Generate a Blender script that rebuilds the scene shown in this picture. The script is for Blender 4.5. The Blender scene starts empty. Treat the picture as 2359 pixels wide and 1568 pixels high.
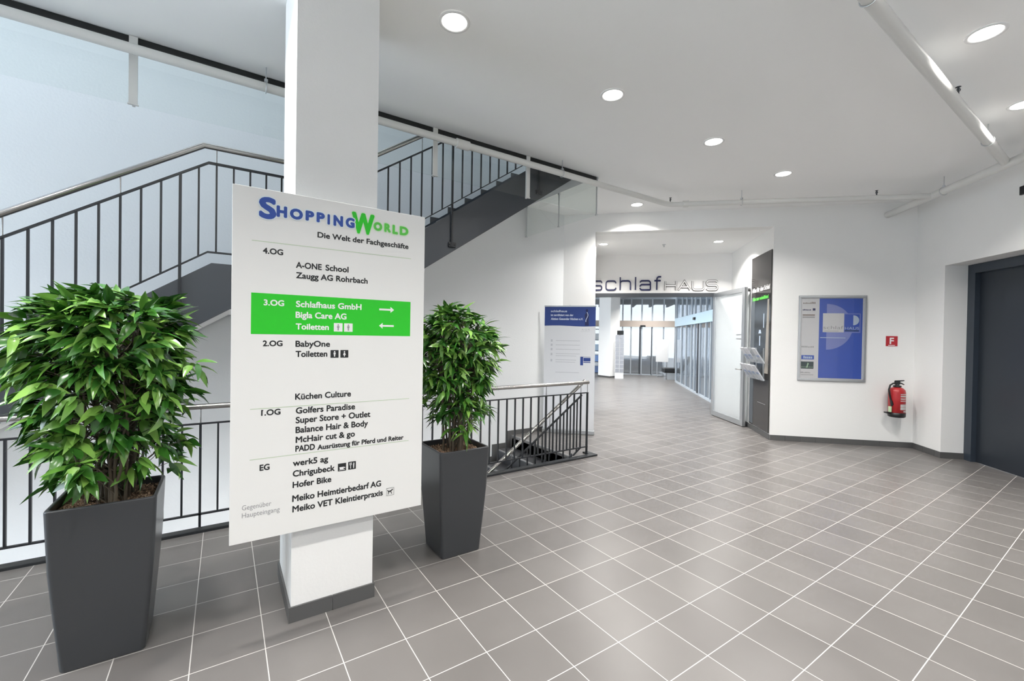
import bpy, math, random
import numpy as np
from mathutils import Matrix, Vector
random.seed(7)
rng = np.random.default_rng(11)
SC = bpy.context.scene
COL = SC.collection

# ------------------------------------------------------------------ camera
EYE = 1.5455
yaw, pitch, roll = 0.58872, 0.00963, 0.01625
cam_d = bpy.data.cameras.new('camera')
cam_d.sensor_width = 36.0
cam_d.lens = 993.8 * 36.0 / 2359.0
cam_d.clip_start = 0.05
cam_d.clip_end = 300
cam = bpy.data.objects.new('camera', cam_d)
COL.objects.link(cam)
_s, _c = math.sin(yaw), math.cos(yaw)
_R = Vector((_c, -_s, 0))
_F = Vector((_s * math.cos(pitch), _c * math.cos(pitch), -math.sin(pitch)))
_U = Vector((_s * math.sin(pitch), _c * math.sin(pitch), math.cos(pitch)))
_r = _R * math.cos(roll) + _U * math.sin(roll)
_u = -_R * math.sin(roll) + _U * math.cos(roll)
M = Matrix((( _r.x, _u.x, -_F.x, 0), (_r.y, _u.y, -_F.y, 0), (_r.z, _u.z, -_F.z, EYE), (0, 0, 0, 1)))
cam.matrix_world = M
SC.camera = cam

# ------------------------------------------------------------------ world + exposure
SC.view_settings.view_transform = 'Standard'
SC.view_settings.look = 'None'
SC.view_settings.gamma = 1.0
SC.view_settings.exposure = 0.46
SC.view_settings.use_curve_mapping = False
W = bpy.data.worlds.new('sky')
SC.world = W
W.use_nodes = True
_n = W.node_tree.nodes
_n['Background'].inputs[0].default_value = (0.82, 0.91, 1.0, 1)
_n['Background'].inputs[1].default_value = 5.2
SC.cycles.use_denoising = True
SC.cycles.max_bounces = 10
SC.cycles.diffuse_bounces = 5
SC.cycles.glossy_bounces = 4
SC.cycles.transmission_bounces = 6
SC.cycles.transparent_max_bounces = 16
SC.cycles.sample_clamp_indirect = 6
SC.cycles.caustics_reflective = False
SC.cycles.caustics_refractive = False
LAMP_W = 22.0          # watts of each ceiling downlight
LAMP_COL = (1.0, 0.968, 0.925)


def portal(name, loc, size_x, size_y, rot):
    d = bpy.data.lights.new(name, 'AREA')
    d.shape = 'RECTANGLE'
    d.size, d.size_y = size_x, size_y
    d.cycles.is_portal = True
    o = bpy.data.objects.new(name, d)
    COL.objects.link(o)
    o.location = loc
    o.rotation_euler = rot
    return o


portal('window_light', (-5.0, 3.75, 1.8), 3.5, 3.5, (0, math.radians(-90), 0))
portal('added_lower_window_light', (-5.0, 3.5, -2.1), 3.2, 3.6, (0, math.radians(-90), 0))  # portal of the window added for light on the storey below
portal('added_roof_light', (-0.3, 4.65, 7.57), 4.2, 1.7, (0, 0, 0))  # portal of the roof glazing added over the stairwell
portal('stairwell_window_light', (-5.0, 4.9, 5.9), 3.6, 1.6, (0, math.radians(-90), 0))

# ------------------------------------------------------------------ materials
MATS = {}


def mat(name, col, rough=0.5, metal=0.0, spec=0.5, coat=0.0, emit=None, es=0.0):
    if name in MATS:
        return MATS[name]
    m = bpy.data.materials.new(name)
    m.use_nodes = True
    b = m.node_tree.nodes['Principled BSDF']
    b.inputs['Base Color'].default_value = (*col, 1)
    b.inputs['Roughness'].default_value = rough
    b.inputs['Metallic'].default_value = metal
    b.inputs['Specular IOR Level'].default_value = spec
    if coat:
        b.inputs['Coat Weight'].default_value = coat
    if emit:
        b.inputs['Emission Color'].default_value = (*emit, 1)
        b.inputs['Emission Strength'].default_value = es
    MATS[name] = m
    return m


def bsdf(m):
    return m.node_tree.nodes['Principled BSDF']


def add_bump(m, scale, strength, dist=0.004, detail=4):
    nt = m.node_tree
    tc = nt.nodes.new('ShaderNodeNewGeometry')
    nz = nt.nodes.new('ShaderNodeTexNoise')
    nz.inputs['Scale'].default_value = scale
    nz.inputs['Detail'].default_value = detail
    bp = nt.nodes.new('ShaderNodeBump')
    bp.inputs['Strength'].default_value = strength
    bp.inputs['Distance'].default_value = dist
    nt.links.new(tc.outputs['Position'], nz.inputs['Vector'])
    nt.links.new(nz.outputs['Fac'], bp.inputs['Height'])
    nt.links.new(bp.outputs['Normal'], bsdf(m).inputs['Normal'])
    return m


def sr(r, g, b):          # sRGB 0-255 to linear
    return tuple(((v / 255) / 12.92 if v / 255 < 0.04045 else ((v / 255 + 0.055) / 1.055) ** 2.4) for v in (r, g, b))


WHITE = add_bump(mat('painted_plaster', (0.85, 0.85, 0.84), 0.75, spec=0.25), 60, 0.25)
CEIL = add_bump(mat('ceiling_paint', (0.93, 0.93, 0.925), 0.85, spec=0.2), 25, 0.05)
STAIRWALL = add_bump(mat('stairwell_plaster', (0.78, 0.80, 0.81), 0.75, spec=0.2), 45, 0.3)
DARK = mat('anthracite_steel', sr(58, 62, 68), 0.42, spec=0.5)
RAIL_DARK = mat('dark_painted_steel', sr(26, 29, 34), 0.42)
STEP = add_bump(mat('dark_stone_step', sr(66, 67, 70), 0.35), 80, 0.1)
NOSE = mat('pale_nosing', sr(126, 126, 126), 0.4)
STEEL = mat('brushed_stainless', (0.40, 0.39, 0.38), 0.24, metal=1.0)
ALU = mat('satin_aluminium', (0.56, 0.58, 0.60), 0.35, metal=0.85)
PIPEW = mat('white_painted_pipe', (0.68, 0.68, 0.66), 0.45)
SKIRT = mat('grey_skirting_tile', sr(86, 86, 86), 0.45)
CURB = mat('dark_floor_edge', sr(28, 31, 34), 0.45)
POT = mat('anthracite_planter', sr(58, 60, 63), 0.30, spec=0.5)
BLACK = mat('black_plastic', sr(24, 25, 27), 0.4)
RUBBER = mat('black_rubber', sr(20, 22, 22), 0.6)
SIGNW = mat('white_sign_board', (0.80, 0.80, 0.785), 0.32, spec=0.4)
INK = mat('black_vinyl', sr(30, 32, 34), 0.5)
GREYINK = mat('grey_vinyl', sr(150, 150, 152), 0.5)
BLUE = mat('blue_vinyl', sr(44, 78, 160), 0.4)
HALO = mat('pale_outline_vinyl', sr(222, 232, 236), 0.4)
GREEN = mat('green_vinyl', sr(34, 198, 34), 0.4)
GREEN2 = mat('light_green_vinyl', sr(92, 200, 76), 0.4)
GREEN3 = mat('pale_green_outline', sr(214, 232, 208), 0.4)
GLINE = mat('green_grey_line', sr(190, 206, 180), 0.5)
WHITEINK = mat('white_vinyl', (0.85, 0.85, 0.85), 0.4)
RED = mat('red_paint', sr(170, 38, 42), 0.35)
REDSIGN = mat('red_sign', sr(176, 38, 48), 0.4)
LEMON = mat('pale_green_label', sr(196, 220, 180), 0.5)
LIFT = mat('blue_black_lift_door', sr(46, 52, 60), 0.35, metal=0.3)
LIFTF = mat('dark_lift_frame', sr(50, 58, 68), 0.4)
PANEL = mat('glossy_dark_panel', sr(50, 48, 47), 0.08, spec=0.45)
NAVY = mat('navy_letter', sr(26, 30, 76), 0.4)
OUTL = mat('silver_letter_edge', sr(84, 79, 78), 0.4)
FACIA = mat('fascia_white', (0.90, 0.89, 0.88), 0.5)
POSTERB = mat('poster_blue', sr(62, 88, 172), 0.35)
POSTERL = mat('poster_lavender', sr(122, 132, 188), 0.35)
POSTERG = mat('poster_grey', sr(200, 200, 202), 0.4)
POSTERM = mat('poster_moon', sr(176, 190, 208), 0.4)
POSTERK = mat('poster_dark_green', sr(58, 72, 74), 0.4)
BANNERW = mat('banner_white', sr(226, 227, 230), 0.5)
BANNERB = mat('banner_blue', sr(40, 66, 136), 0.45)
BANNERT = mat('banner_grey_text', sr(196, 197, 202), 0.5)
CURTAIN = mat('printed_beige', sr(150, 144, 136), 0.4)
PHOTO = mat('printed_dark_photo', sr(36, 40, 44), 0.15)
PAPER = add_bump(mat('brochure_paper', sr(196, 198, 204), 0.4), 30, 0.0)
PAPERB = mat('brochure_blue', sr(120, 140, 176), 0.4)
TUBEGREY = mat('grey_profile', sr(176, 184, 192), 0.4)
OPER = mat('pale_blue_operator', sr(176, 200, 216), 0.4)
BEIGE = mat('beige_operator', sr(190, 178, 168), 0.5)
SHOPW = mat('shop_white', (0.8, 0.8, 0.8), 0.6)
BED = mat('pale_blue_bedding', sr(176, 196, 222), 0.8)
TRIMW = mat('white_lamp_trim', (0.82, 0.82, 0.82), 0.35)
WARMLAMP = mat('lamp_glow', (1, 1, 1), 0.5, emit=(1.0, 0.97, 0.92), es=14.0)


def glass_mat(name, tint, refl=0.9, rough=0.0, ior=1.5, haze=0.0, hazecol=(0.8, 0.85, 0.9)):
    m = bpy.data.materials.new(name)
    m.use_nodes = True
    nt = m.node_tree
    nt.nodes.clear()
    out = nt.nodes.new('ShaderNodeOutputMaterial')
    tr = nt.nodes.new('ShaderNodeBsdfTransparent')
    tr.inputs[0].default_value = (*tint, 1)
    gl = nt.nodes.new('ShaderNodeBsdfGlossy')
    gl.inputs['Roughness'].default_value = rough
    gl.inputs[0].default_value = (refl, refl, refl, 1)
    fr = nt.nodes.new('ShaderNodeFresnel')
    fr.inputs[0].default_value = ior
    mx = nt.nodes.new('ShaderNodeMixShader')
    ge = nt.nodes.new('ShaderNodeNewGeometry')      # reflect on the outer faces only (thin pane)
    inv = nt.nodes.new('ShaderNodeMath')
    inv.operation = 'SUBTRACT'
    inv.inputs[0].default_value = 1.0
    nt.links.new(ge.outputs['Backfacing'], inv.inputs[1])
    mu = nt.nodes.new('ShaderNodeMath')
    mu.operation = 'MULTIPLY'
    nt.links.new(fr.outputs[0], mu.inputs[0])
    nt.links.new(inv.outputs[0], mu.inputs[1])
    nt.links.new(mu.outputs[0], mx.inputs[0])
    if haze:
        df = nt.nodes.new('ShaderNodeBsdfDiffuse')
        df.inputs[0].default_value = (*hazecol, 1)
        m2 = nt.nodes.new('ShaderNodeMixShader')
        m2.inputs[0].default_value = haze
        nt.links.new(tr.outputs[0], m2.inputs[1])
        nt.links.new(df.outputs[0], m2.inputs[2])
        nt.links.new(m2.outputs[0], mx.inputs[1])
    else:
        nt.links.new(tr.outputs[0], mx.inputs[1])
    nt.links.new(gl.outputs[0], mx.inputs[2])
    nt.links.new(mx.outputs[0], out.inputs[0])
    MATS[name] = m
    return m


GLASS = glass_mat('clear_glass', (0.97, 0.985, 0.978))
DOORGLASS = glass_mat('door_glass', (0.93, 0.955, 0.965), haze=0.38, hazecol=(0.9, 0.93, 0.95))
WINGLASS = glass_mat('window_glass', (0.97, 0.985, 1.0), refl=0.6)
CLEARP = glass_mat('clear_acrylic', (0.94, 0.95, 0.96), haze=0.15, hazecol=(0.9, 0.92, 0.94))
PGLASS = glass_mat('picture_glass', (0.985, 0.985, 0.985), refl=0.6)
VESTGLASS = glass_mat('vestibule_glass', (0.66, 0.71, 0.76), haze=0.1, hazecol=(0.6, 0.66, 0.72))


def floor_material():
    m = bpy.data.materials.new('grey_floor_tiles')
    m.use_nodes = True
    nt = m.node_tree
    N, L = nt.nodes, nt.links
    b = N['Principled BSDF']
    geo = N.new('ShaderNodeNewGeometry')
    sep = N.new('ShaderNodeSeparateXYZ')
    L.new(geo.outputs['Position'], sep.inputs[0])

    def math_(op, a, bv=None, clamp=False):
        n = N.new('ShaderNodeMath')
        n.operation = op
        n.use_clamp = clamp
        for i, v in enumerate((a, bv)):
            if v is None:
                continue
            if isinstance(v, (int, float)):
                n.inputs[i].default_value = v
            else:
                L.new(v, n.inputs[i])
        return n.outputs[0]
    u = math_('DIVIDE', math_('ADD', sep.outputs[0], -0.78094 + 30.0), 0.3)
    v = math_('DIVIDE', math_('ADD', sep.outputs[1], -2.69751 + 30.0), 0.3)
    fu, fv = math_('FRACT', u), math_('FRACT', v)
    cu = math_('ABSOLUTE', math_('SUBTRACT', fu, 0.5))
    cv = math_('ABSOLUTE', math_('SUBTRACT', fv, 0.5))
    mx = math_('MAXIMUM', cu, cv)
    grout = math_('GREATER_THAN', mx, 0.5 - 0.0072)
    idx = N.new('ShaderNodeCombineXYZ')
    L.new(math_('FLOOR', u), idx.inputs[0])
    L.new(math_('FLOOR', v), idx.inputs[1])
    wn = N.new('ShaderNodeTexWhiteNoise')
    L.new(idx.outputs[0], wn.inputs['Vector'])
    nz = N.new('ShaderNodeTexNoise')
    nz.inputs['Scale'].default_value = 3.0
    nz.inputs['Detail'].default_value = 6
    L.new(geo.outputs['Position'], nz.inputs['Vector'])
    t = math_('ADD', math_('MULTIPLY', wn.outputs['Value'], 0.45), math_('MULTIPLY', nz.outputs['Fac'], 0.55))
    ramp = N.new('ShaderNodeValToRGB')
    ramp.color_ramp.elements[0].position = 0.2
    ramp.color_ramp.elements[1].position = 0.85
    ramp.color_ramp.elements[0].color = (*sr(96, 93, 91), 1)
    ramp.color_ramp.elements[1].color = (*sr(109, 106, 104), 1)
    L.new(t, ramp.inputs[0])
    mix = N.new('ShaderNodeMix')
    mix.data_type = 'RGBA'
    L.new(grout, mix.inputs[0])
    L.new(ramp.outputs[0], mix.inputs[6])
    mix.inputs[7].default_value = (*sr(184, 181, 177), 1)
    L.new(mix.outputs[2], b.inputs['Base Color'])
    rr = N.new('ShaderNodeMapRange')
    rr.inputs[3].default_value = 0.29
    rr.inputs[4].default_value = 0.36
    L.new(nz.outputs['Fac'], rr.inputs[0])
    L.new(math_('ADD', rr.outputs[0], math_('MULTIPLY', grout, 0.25)), b.inputs['Roughness'])
    b.inputs['Specular IOR Level'].default_value = 0.55
    bp = N.new('ShaderNodeBump')
    bp.inputs['Strength'].default_value = 0.25
    bp.inputs['Distance'].default_value = 0.002
    L.new(math_('SUBTRACT', 1.0, grout), bp.inputs['Height'])
    L.new(bp.outputs['Normal'], b.inputs['Normal'])
    MATS['floor'] = m
    return m


FLOOR = floor_material()
SHOPFLOOR = mat('grey_shop_floor', sr(118, 117, 116), 0.28)
FARGLASS = glass_mat('far_door_glass', (0.46, 0.465, 0.47), refl=0.5, haze=0.16)


def leaf_material():
    m = mat('plant_leaf', (0.07, 0.22, 0.03), 0.24, spec=0.6)
    nt = m.node_tree
    g = nt.nodes.new('ShaderNodeNewGeometry')
    r = nt.nodes.new('ShaderNodeValToRGB')
    r.color_ramp.elements[0].color = (*sr(24, 62, 20), 1)
    r.color_ramp.elements[1].color = (*sr(136, 180, 84), 1)
    e = r.color_ramp.elements.new(0.5)
    e.color = (*sr(62, 116, 42), 1)
    nt.links.new(g.outputs['Random Per Island'], r.inputs[0])
    nt.links.new(r.outputs[0], bsdf(m).inputs['Base Color'])
    return m


LEAF = leaf_material()
STEM = add_bump(mat('plant_stem', sr(96, 86, 72), 0.8), 120, 0.5)
PEB = mat('clay_granulate', sr(120, 84, 60), 0.9)
_nt = PEB.node_tree
_g = _nt.nodes.new('ShaderNodeNewGeometry')
_rp = _nt.nodes.new('ShaderNodeValToRGB')
_rp.color_ramp.elements[0].color = (*sr(70, 52, 42), 1)
_rp.color_ramp.elements[1].color = (*sr(190, 160, 134), 1)
_nt.links.new(_g.outputs['Random Per Island'], _rp.inputs[0])
_nt.links.new(_rp.outputs[0], bsdf(PEB).inputs['Base Color'])

# ------------------------------------------------------------------ builders
ORG = {}


class MB:
    def __init__(self):
        self.v, self.f, self.mi, self.sm = [], [], [], []
        self.cur = 0

    def add(self, verts, faces, smooth=False):
        o = len(self.v)
        self.v += [tuple(map(float, p)) for p in verts]
        for f in faces:
            self.f.append(tuple(i + o for i in f))
            self.mi.append(self.cur)
            self.sm.append(smooth)
        return self

    def box(self, x0, x1, y0, y1, z0, z1):
        v = [(x0, y0, z0), (x1, y0, z0), (x1, y1, z0), (x0, y1, z0), (x0, y0, z1), (x1, y0, z1), (x1, y1, z1), (x0, y1, z1)]
        return self.add(v, [(0, 3, 2, 1), (4, 5, 6, 7), (0, 1, 5, 4), (1, 2, 6, 5), (2, 3, 7, 6), (3, 0, 4, 7)])

    def obox(self, o, ax, ay, az, x0, x1, y0, y1, z0, z1):
        """box in a local frame (origin o, unit axes)"""
        o, ax, ay, az = map(np.array, (o, ax, ay, az))
        v = []
        for z in (z0, z1):
            for (x, y) in ((x0, y0), (x1, y0), (x1, y1), (x0, y1)):
                v.append(o + ax * x + ay * y + az * z)
        return self.add(v, [(0, 3, 2, 1), (4, 5, 6, 7), (0, 1, 5, 4), (1, 2, 6, 5), (2, 3, 7, 6), (3, 0, 4, 7)])

    def prism(self, pts, z0, z1):
        n = len(pts)
        v = [(p[0], p[1], z0) for p in pts] + [(p[0], p[1], z1) for p in pts]
        f = [tuple(range(n - 1, -1, -1)), tuple(range(n, 2 * n))]
        f += [(i, (i + 1) % n, n + (i + 1) % n, n + i) for i in range(n)]
        return self.add(v, f)

    def xprism(self, pts, y0, y1):
        """polygon in XZ swept along Y"""
        n = len(pts)
        v = [(p[0], y0, p[1]) for p in pts] + [(p[0], y1, p[1]) for p in pts]
        f = [tuple(range(n)), tuple(range(2 * n - 1, n - 1, -1))]
        f += [(i, n + i, n + (i + 1) % n, (i + 1) % n) for i in range(n)]
        return self.add(v, f)

    def tube(self, path, r, seg=12, caps=True, smooth=True):
        P = [np.array(p, float) for p in path]
        n = len(P)
        rs = r if isinstance(r, (list, tuple)) else [r] * n
        rings = []
        prev = None
        for i in range(n):
            if i == 0:
                t = P[1] - P[0]
            elif i == n - 1:
                t = P[-1] - P[-2]
            else:
                a = (P[i] - P[i - 1]); b = (P[i + 1] - P[i])
                t = a / np.linalg.norm(a) + b / np.linalg.norm(b)
            t = t / np.linalg.norm(t)
            if prev is None:
                ref = np.array((0, 0, 1.0)) if abs(t[2]) < 0.9 else np.array((1.0, 0, 0))
                a = np.cross(t, ref)
            else:
                a = prev - t * np.dot(prev, t)
            a /= np.linalg.norm(a)
            prev = a
            b = np.cross(t, a)
            k = 1.0
            if 0 < i < n - 1:
                d = (P[i] - P[i - 1]); d /= np.linalg.norm(d)
                k = 1.0 / max(0.4, np.dot(d, t))
                # widen in bend plane only approx.
            rings.append([P[i] + rs[i] * (math.cos(2 * math.pi * j / seg) * a + math.sin(2 * math.pi * j / seg) * b) for j in range(seg)])
        v = [p for ring in rings for p in ring]
        f = []
        for i in range(n - 1):
            for j in range(seg):
                f.append((i * seg + j, i * seg + (j + 1) % seg, (i + 1) * seg + (j + 1) % seg, (i + 1) * seg + j))
        self.add(v, f, smooth)
        if caps:
            self.add(rings[0], [tuple(range(seg - 1, -1, -1))])
            self.add(rings[-1], [tuple(range(seg))])
        return self

    def lathe(self, cx, cy, prof, seg=32, smooth=True):
        """prof: list of (r,z)"""
        v, f = [], []
        for (r, z) in prof:
            for j in range(seg):
                a = 2 * math.pi * j / seg
                v.append((cx + r * math.cos(a), cy + r * math.sin(a), z))
        for i in range(len(prof) - 1):
            for j in range(seg):
                f.append((i * seg + j, i * seg + (j + 1) % seg, (i + 1) * seg + (j + 1) % seg, (i + 1) * seg + j))
        return self.add(v, f, smooth)

    def disc(self, cx, cy, z, r, seg=32, up=True):
        v = [(cx + r * math.cos(2 * math.pi * j / seg), cy + r * math.sin(2 * math.pi * j / seg), z) for j in range(seg)]
        idx = tuple(range(seg)) if up else tuple(range(seg - 1, -1, -1))
        return self.add(v, [idx])

    def torus(self, c, n, R, r, seg=20, s2=8, a0=0.0, a1=2 * math.pi):
        n = np.array(n, float); n /= np.linalg.norm(n)
        ref = np.array((0, 0, 1.0)) if abs(n[2]) < 0.9 else np.array((1.0, 0, 0))
        a = np.cross(n, ref); a /= np.linalg.norm(a)
        b = np.cross(n, a)
        c = np.array(c, float)
        path = [c + R * (math.cos(t) * a + math.sin(t) * b) for t in np.linspace(a0, a1, seg + 1)]
        return self.tube(path, r, s2, caps=True)

    def build(self, name, m, parent=None, bevel=0.0, seg=2, kind=None):
        me = bpy.data.meshes.new(name)
        V = np.array(self.v, float)
        if parent is not None:
            off = np.array(ORG[parent])
            loc = (0, 0, 0)
        else:
            off = np.array(((V[:, 0].min() + V[:, 0].max()) / 2, (V[:, 1].min() + V[:, 1].max()) / 2, V[:, 2].min()))
            loc = tuple(off)
        me.from_pydata([tuple(p) for p in (V - off)], [], self.f)
        for mm in (m if isinstance(m, (list, tuple)) else [m]):
            me.materials.append(mm)
        me.polygons.foreach_set('material_index', self.mi)
        me.polygons.foreach_set('use_smooth', self.sm)
        me.update()
        o = bpy.data.objects.new(name, me)
        COL.objects.link(o)
        o.location = loc
        if parent is not None:
            o.parent = parent
            ORG[o] = tuple(off)
        else:
            ORG[o] = tuple(off)
        if bevel:
            bv = o.modifiers.new('bevel', 'BEVEL')
            bv.width = bevel
            bv.segments = seg
            bv.limit_method = 'ANGLE'
        if kind:
            o['kind'] = kind
        return o


def tag(o, label, cat, group=None, kind=None):
    o['label'] = label
    o['category'] = cat
    if group:
        o['group'] = group
    if kind:
        o['kind'] = kind
    return o


def thing(name, loc, label, cat, group=None):
    o = bpy.data.objects.new(name, None)
    o.empty_display_size = 0.1
    COL.objects.link(o)
    o.location = loc
    ORG[o] = tuple(loc)
    return tag(o, label, cat, group)


def struct(name, mb, m, bevel=0.0):
    o = mb.build(name, m, bevel=bevel)
    o['kind'] = 'structure'
    return o


def structlab(o, label, cat):
    o['label'] = label
    o['category'] = cat
    return o


def dup(o, parent, dloc):
    """copy of a part, same mesh data, moved by dloc"""
    c = o.copy()
    COL.objects.link(c)
    c.parent = parent
    c.location = Vector(o.location) + Vector(dloc)
    return c


R2 = math.sqrt(2)
E1 = np.array((1 / R2, -1 / R2, 0))     # along the oblique wall, to the right
E2 = np.array((1 / R2, 1 / R2, 0))      # into the oblique wall
EZ = np.array((0, 0, 1.0))


def sd(S, D, z=0.0):
    return ((S + D) / 2, (S - D) / 2, z)


def sdbox(mb, S0, S1, D0, D1, z0, z1):
    return mb.prism([sd(S0, D0)[:2], sd(S0, D1)[:2], sd(S1, D1)[:2], sd(S1, D0)[:2]], z0, z1)


_txt = {}


def text_geo(s, bold=0.0, spacing=1.0):
    key = (s, bold, spacing)
    if key in _txt:
        return _txt[key]
    cu = bpy.data.curves.new('t', 'FONT')
    cu.body = s
    cu.size = 1.0
    cu.offset = bold
    cu.resolution_u = 4
    cu.space_character = spacing
    ob = bpy.data.objects.new('t', cu)
    COL.objects.link(ob)
    dg = bpy.context.evaluated_depsgraph_get()
    me = bpy.data.meshes.new_from_object(ob.evaluated_get(dg))
    V = np.array([v.co[:] for v in me.vertices])[:, :2]
    F = [tuple(p.vertices) for p in me.polygons]
    bpy.data.objects.remove(ob)
    bpy.data.curves.remove(cu)
    bpy.data.meshes.remove(me)
    _txt[key] = (V, F)
    return V, F


_cv = text_geo('H', 0.0)[0]
CAPH = float(_cv[:, 1].max())


def text_on(mb, s, o, ax, az, u0, u1, zb, cap, bold=0.0, fit_box=False, z1=None, spacing=1.0, strike=0.0):
    """lettering lying in the plane through o spanned by ax and az, baseline zb, capital height cap"""
    V, F = text_geo(s, bold, spacing)
    if strike:
        # heavier weight: the glyphs laid over each other around a small circle
        u0, u1, zb = u0 + strike, u1 - strike, zb + strike
        cap -= 2 * strike
        if z1 is not None:
            z1 -= strike
    x0, x1 = V[:, 0].min(), V[:, 0].max()
    sx = (u1 - u0) / (x1 - x0)
    if fit_box:
        y0, y1 = V[:, 1].min(), V[:, 1].max()
        sz = (z1 - zb) / (y1 - y0)
        zz = zb + (V[:, 1] - y0) * sz
    else:
        zz = zb + V[:, 1] * (cap / CAPH)
    uu = u0 + (V[:, 0] - x0) * sx
    o, ax, az = map(np.array, (o, ax, az))
    P = o[None, :] + uu[:, None] * ax[None, :] + zz[:, None] * az[None, :]
    if strike:
        n = 12 if strike > .004 else 8
        for i in range(n):
            a = 2 * math.pi * i / n
            mb.add(P + (strike * (math.cos(a) * ax + math.sin(a) * az) + 4e-5 * (i + 1) * np.cross(ax, az))[None, :], F)
    return mb.add(P, F)


def flat(mb, o, ax, az, pts):
    o, ax, az = map(np.array, (o, ax, az))
    return mb.add([o + ax * p[0] + az * p[1] for p in pts], [tuple(range(len(pts)))])


def rect(mb, o, ax, az, u0, u1, z0, z1):
    return flat(mb, o, ax, az, [(u0, z0), (u1, z0), (u1, z1), (u0, z1)])


# ================================================================== SETTING
ZC = 3.61          # ceiling height
ST = 4.01          # storey height
YW = 5.62          # stair back wall
# ---- floor
mb = MB()
WX0, WX1, WY0 = -2.74, 3.75, 4.12
mb.box(-5.0, 30, -5.0, WY0, -0.37, 0)
mb.box(-5.0, WX0, WY0, YW, -0.37, 0)
mb.box(WX1, 30, WY0, YW, -0.37, 0)
mb.box(4.55, 30, YW, 30, -0.37, 0)
struct('floor', mb, FLOOR)
mb = MB().box(-5, 6, 1.5, YW, -ST - 0.2, -ST)
struct('floor_lower', mb, FLOOR)

# ---- ceiling slab (also the floor of the storey above)
mb = MB()
mb.box(-5.0, 12, -5.0, 4.05, ZC, ST)
mb.box(-5.0, WX0, 4.05, YW, ZC, ST)
mb.prism([(3.98, 4.05), (12, 4.05), (12, 5.0), (4.9, 8.0), (3.98, 5.62)], ZC, ST)
struct('ceiling', mb, CEIL)
mb = MB()
sdbox(mb, 10.66, 13.40, -0.4, 4.2, 3.31, 3.42)
struct('ceiling_entrance', mb, CEIL)
mb = MB()
sdbox(mb, 13.6, 27.4, -9, 4.2, 3.34, 3.45)
struct('ceiling_shop', mb, CEIL)
mb = MB()
mb.box(-5, 6, 3.4, 3.78, 7.6, 7.8)
mb.box(-5, 6, 5.52, 6, 7.6, 7.8)
mb.box(-5, -2.4, 3.78, 5.52, 7.6, 7.8)
mb.box(1.8, 6, 3.78, 5.52, 7.6, 7.8)
struct('ceiling_upper', mb, CEIL)
mb = MB()
for (a, b, c_, d) in ((-2.4, 1.8, 3.78, 3.86), (-2.4, 1.8, 5.44, 5.52), (-2.4, -2.32, 3.86, 5.44), (-0.34, -0.26, 3.86, 5.44), (1.72, 1.8, 3.86, 5.44)):
    mb.box(a, b, c_, d, 7.58, 7.72)
w = struct('window_5', mb, TUBEGREY)  # unseen roof glazing, added to bring more daylight into the stairwell
MB().box(-2.35, 1.75, 3.82, 5.48, 7.66, 7.675).build('pane', glass_mat('added_roof_glass', (0.62, 0.61, 0.59), refl=0.6), w)

# ---- walls
struct('wall_back', MB().box(-5.2, 4.785, YW, YW + 0.2, -ST - 0.2, 7.8), STAIRWALL)
SA = 10.40
mb = MB()
sdbox(mb, SA, SA + 0.26, -0.86, -0.10, -0.37, ZC + 0.02)
struct('wall_pier', mb, WHITE)
mb = MB()
sdbox(mb, SA, SA + 0.26, -0.10, 3.74, 3.31, ZC + 0.02)
struct('wall_header', mb, WHITE)
mb = MB()
sdbox(mb, SA, 13.40, 3.74, 6.44, -0.02, ZC + 0.02)
struct('wall_right', mb, WHITE)
mb = MB()
sdbox(mb, SA + 0.26, 13.38, -0.3, -0.10, -0.02, 3.36)
struct('wall_passage', mb, WHITE)
# fascia over the shop entrance
mb = MB()
sdbox(mb, 13.40, 13.6, -0.30, 3.74, 2.50, 3.42)
struct('wall_fascia', mb, FACIA)
# lift wall with a deep opening
LD = 6.44
OT = 2.59
mb = MB()
sdbox(mb, 9.65, SA + 0.5, LD, LD + 0.62, -0.02, ZC + 0.02)
sdbox(mb, -2.2, 7.45, LD, LD + 0.62, -0.02, ZC + 0.02)
sdbox(mb, 7.45, 9.65, LD, LD + 0.62, OT, ZC + 0.02)
struct('wall_lift', mb, WHITE)
struct('wall_front', MB().box(-5.2, 3.0, -4.9, -4.7, -0.02, ZC + 0.02), WHITE)
# upper well end wall + wall over the slab edge
struct('wall_upper', MB().box(4.5, 4.7, 3.7, YW, ST + 0.01, 7.6), STAIRWALL)
struct('wall_upper_front', MB().box(-5, 4.5, 3.5, 3.7, ST + 0.01, 7.6), STAIRWALL)
# lower storey enclosure
struct('wall_lower_front', MB().box(-5, 6, 1.3, 1.5, -ST - 0.2, -0.38), WHITE)
struct('wall_lower_right', MB().box(6, 6.2, 1.3, YW, -ST - 0.2, -0.38), WHITE)

# ---- skirtings (flush grey tiles along the wall feet)
def skirting(name, S0, S1, D0, D1):
    m_ = MB()
    sdbox(m_, S0, S1, D0, D1, 0.0, 0.082)
    o_ = struct(name, m_, SKIRT, bevel=0.002)
    return o_


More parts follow.
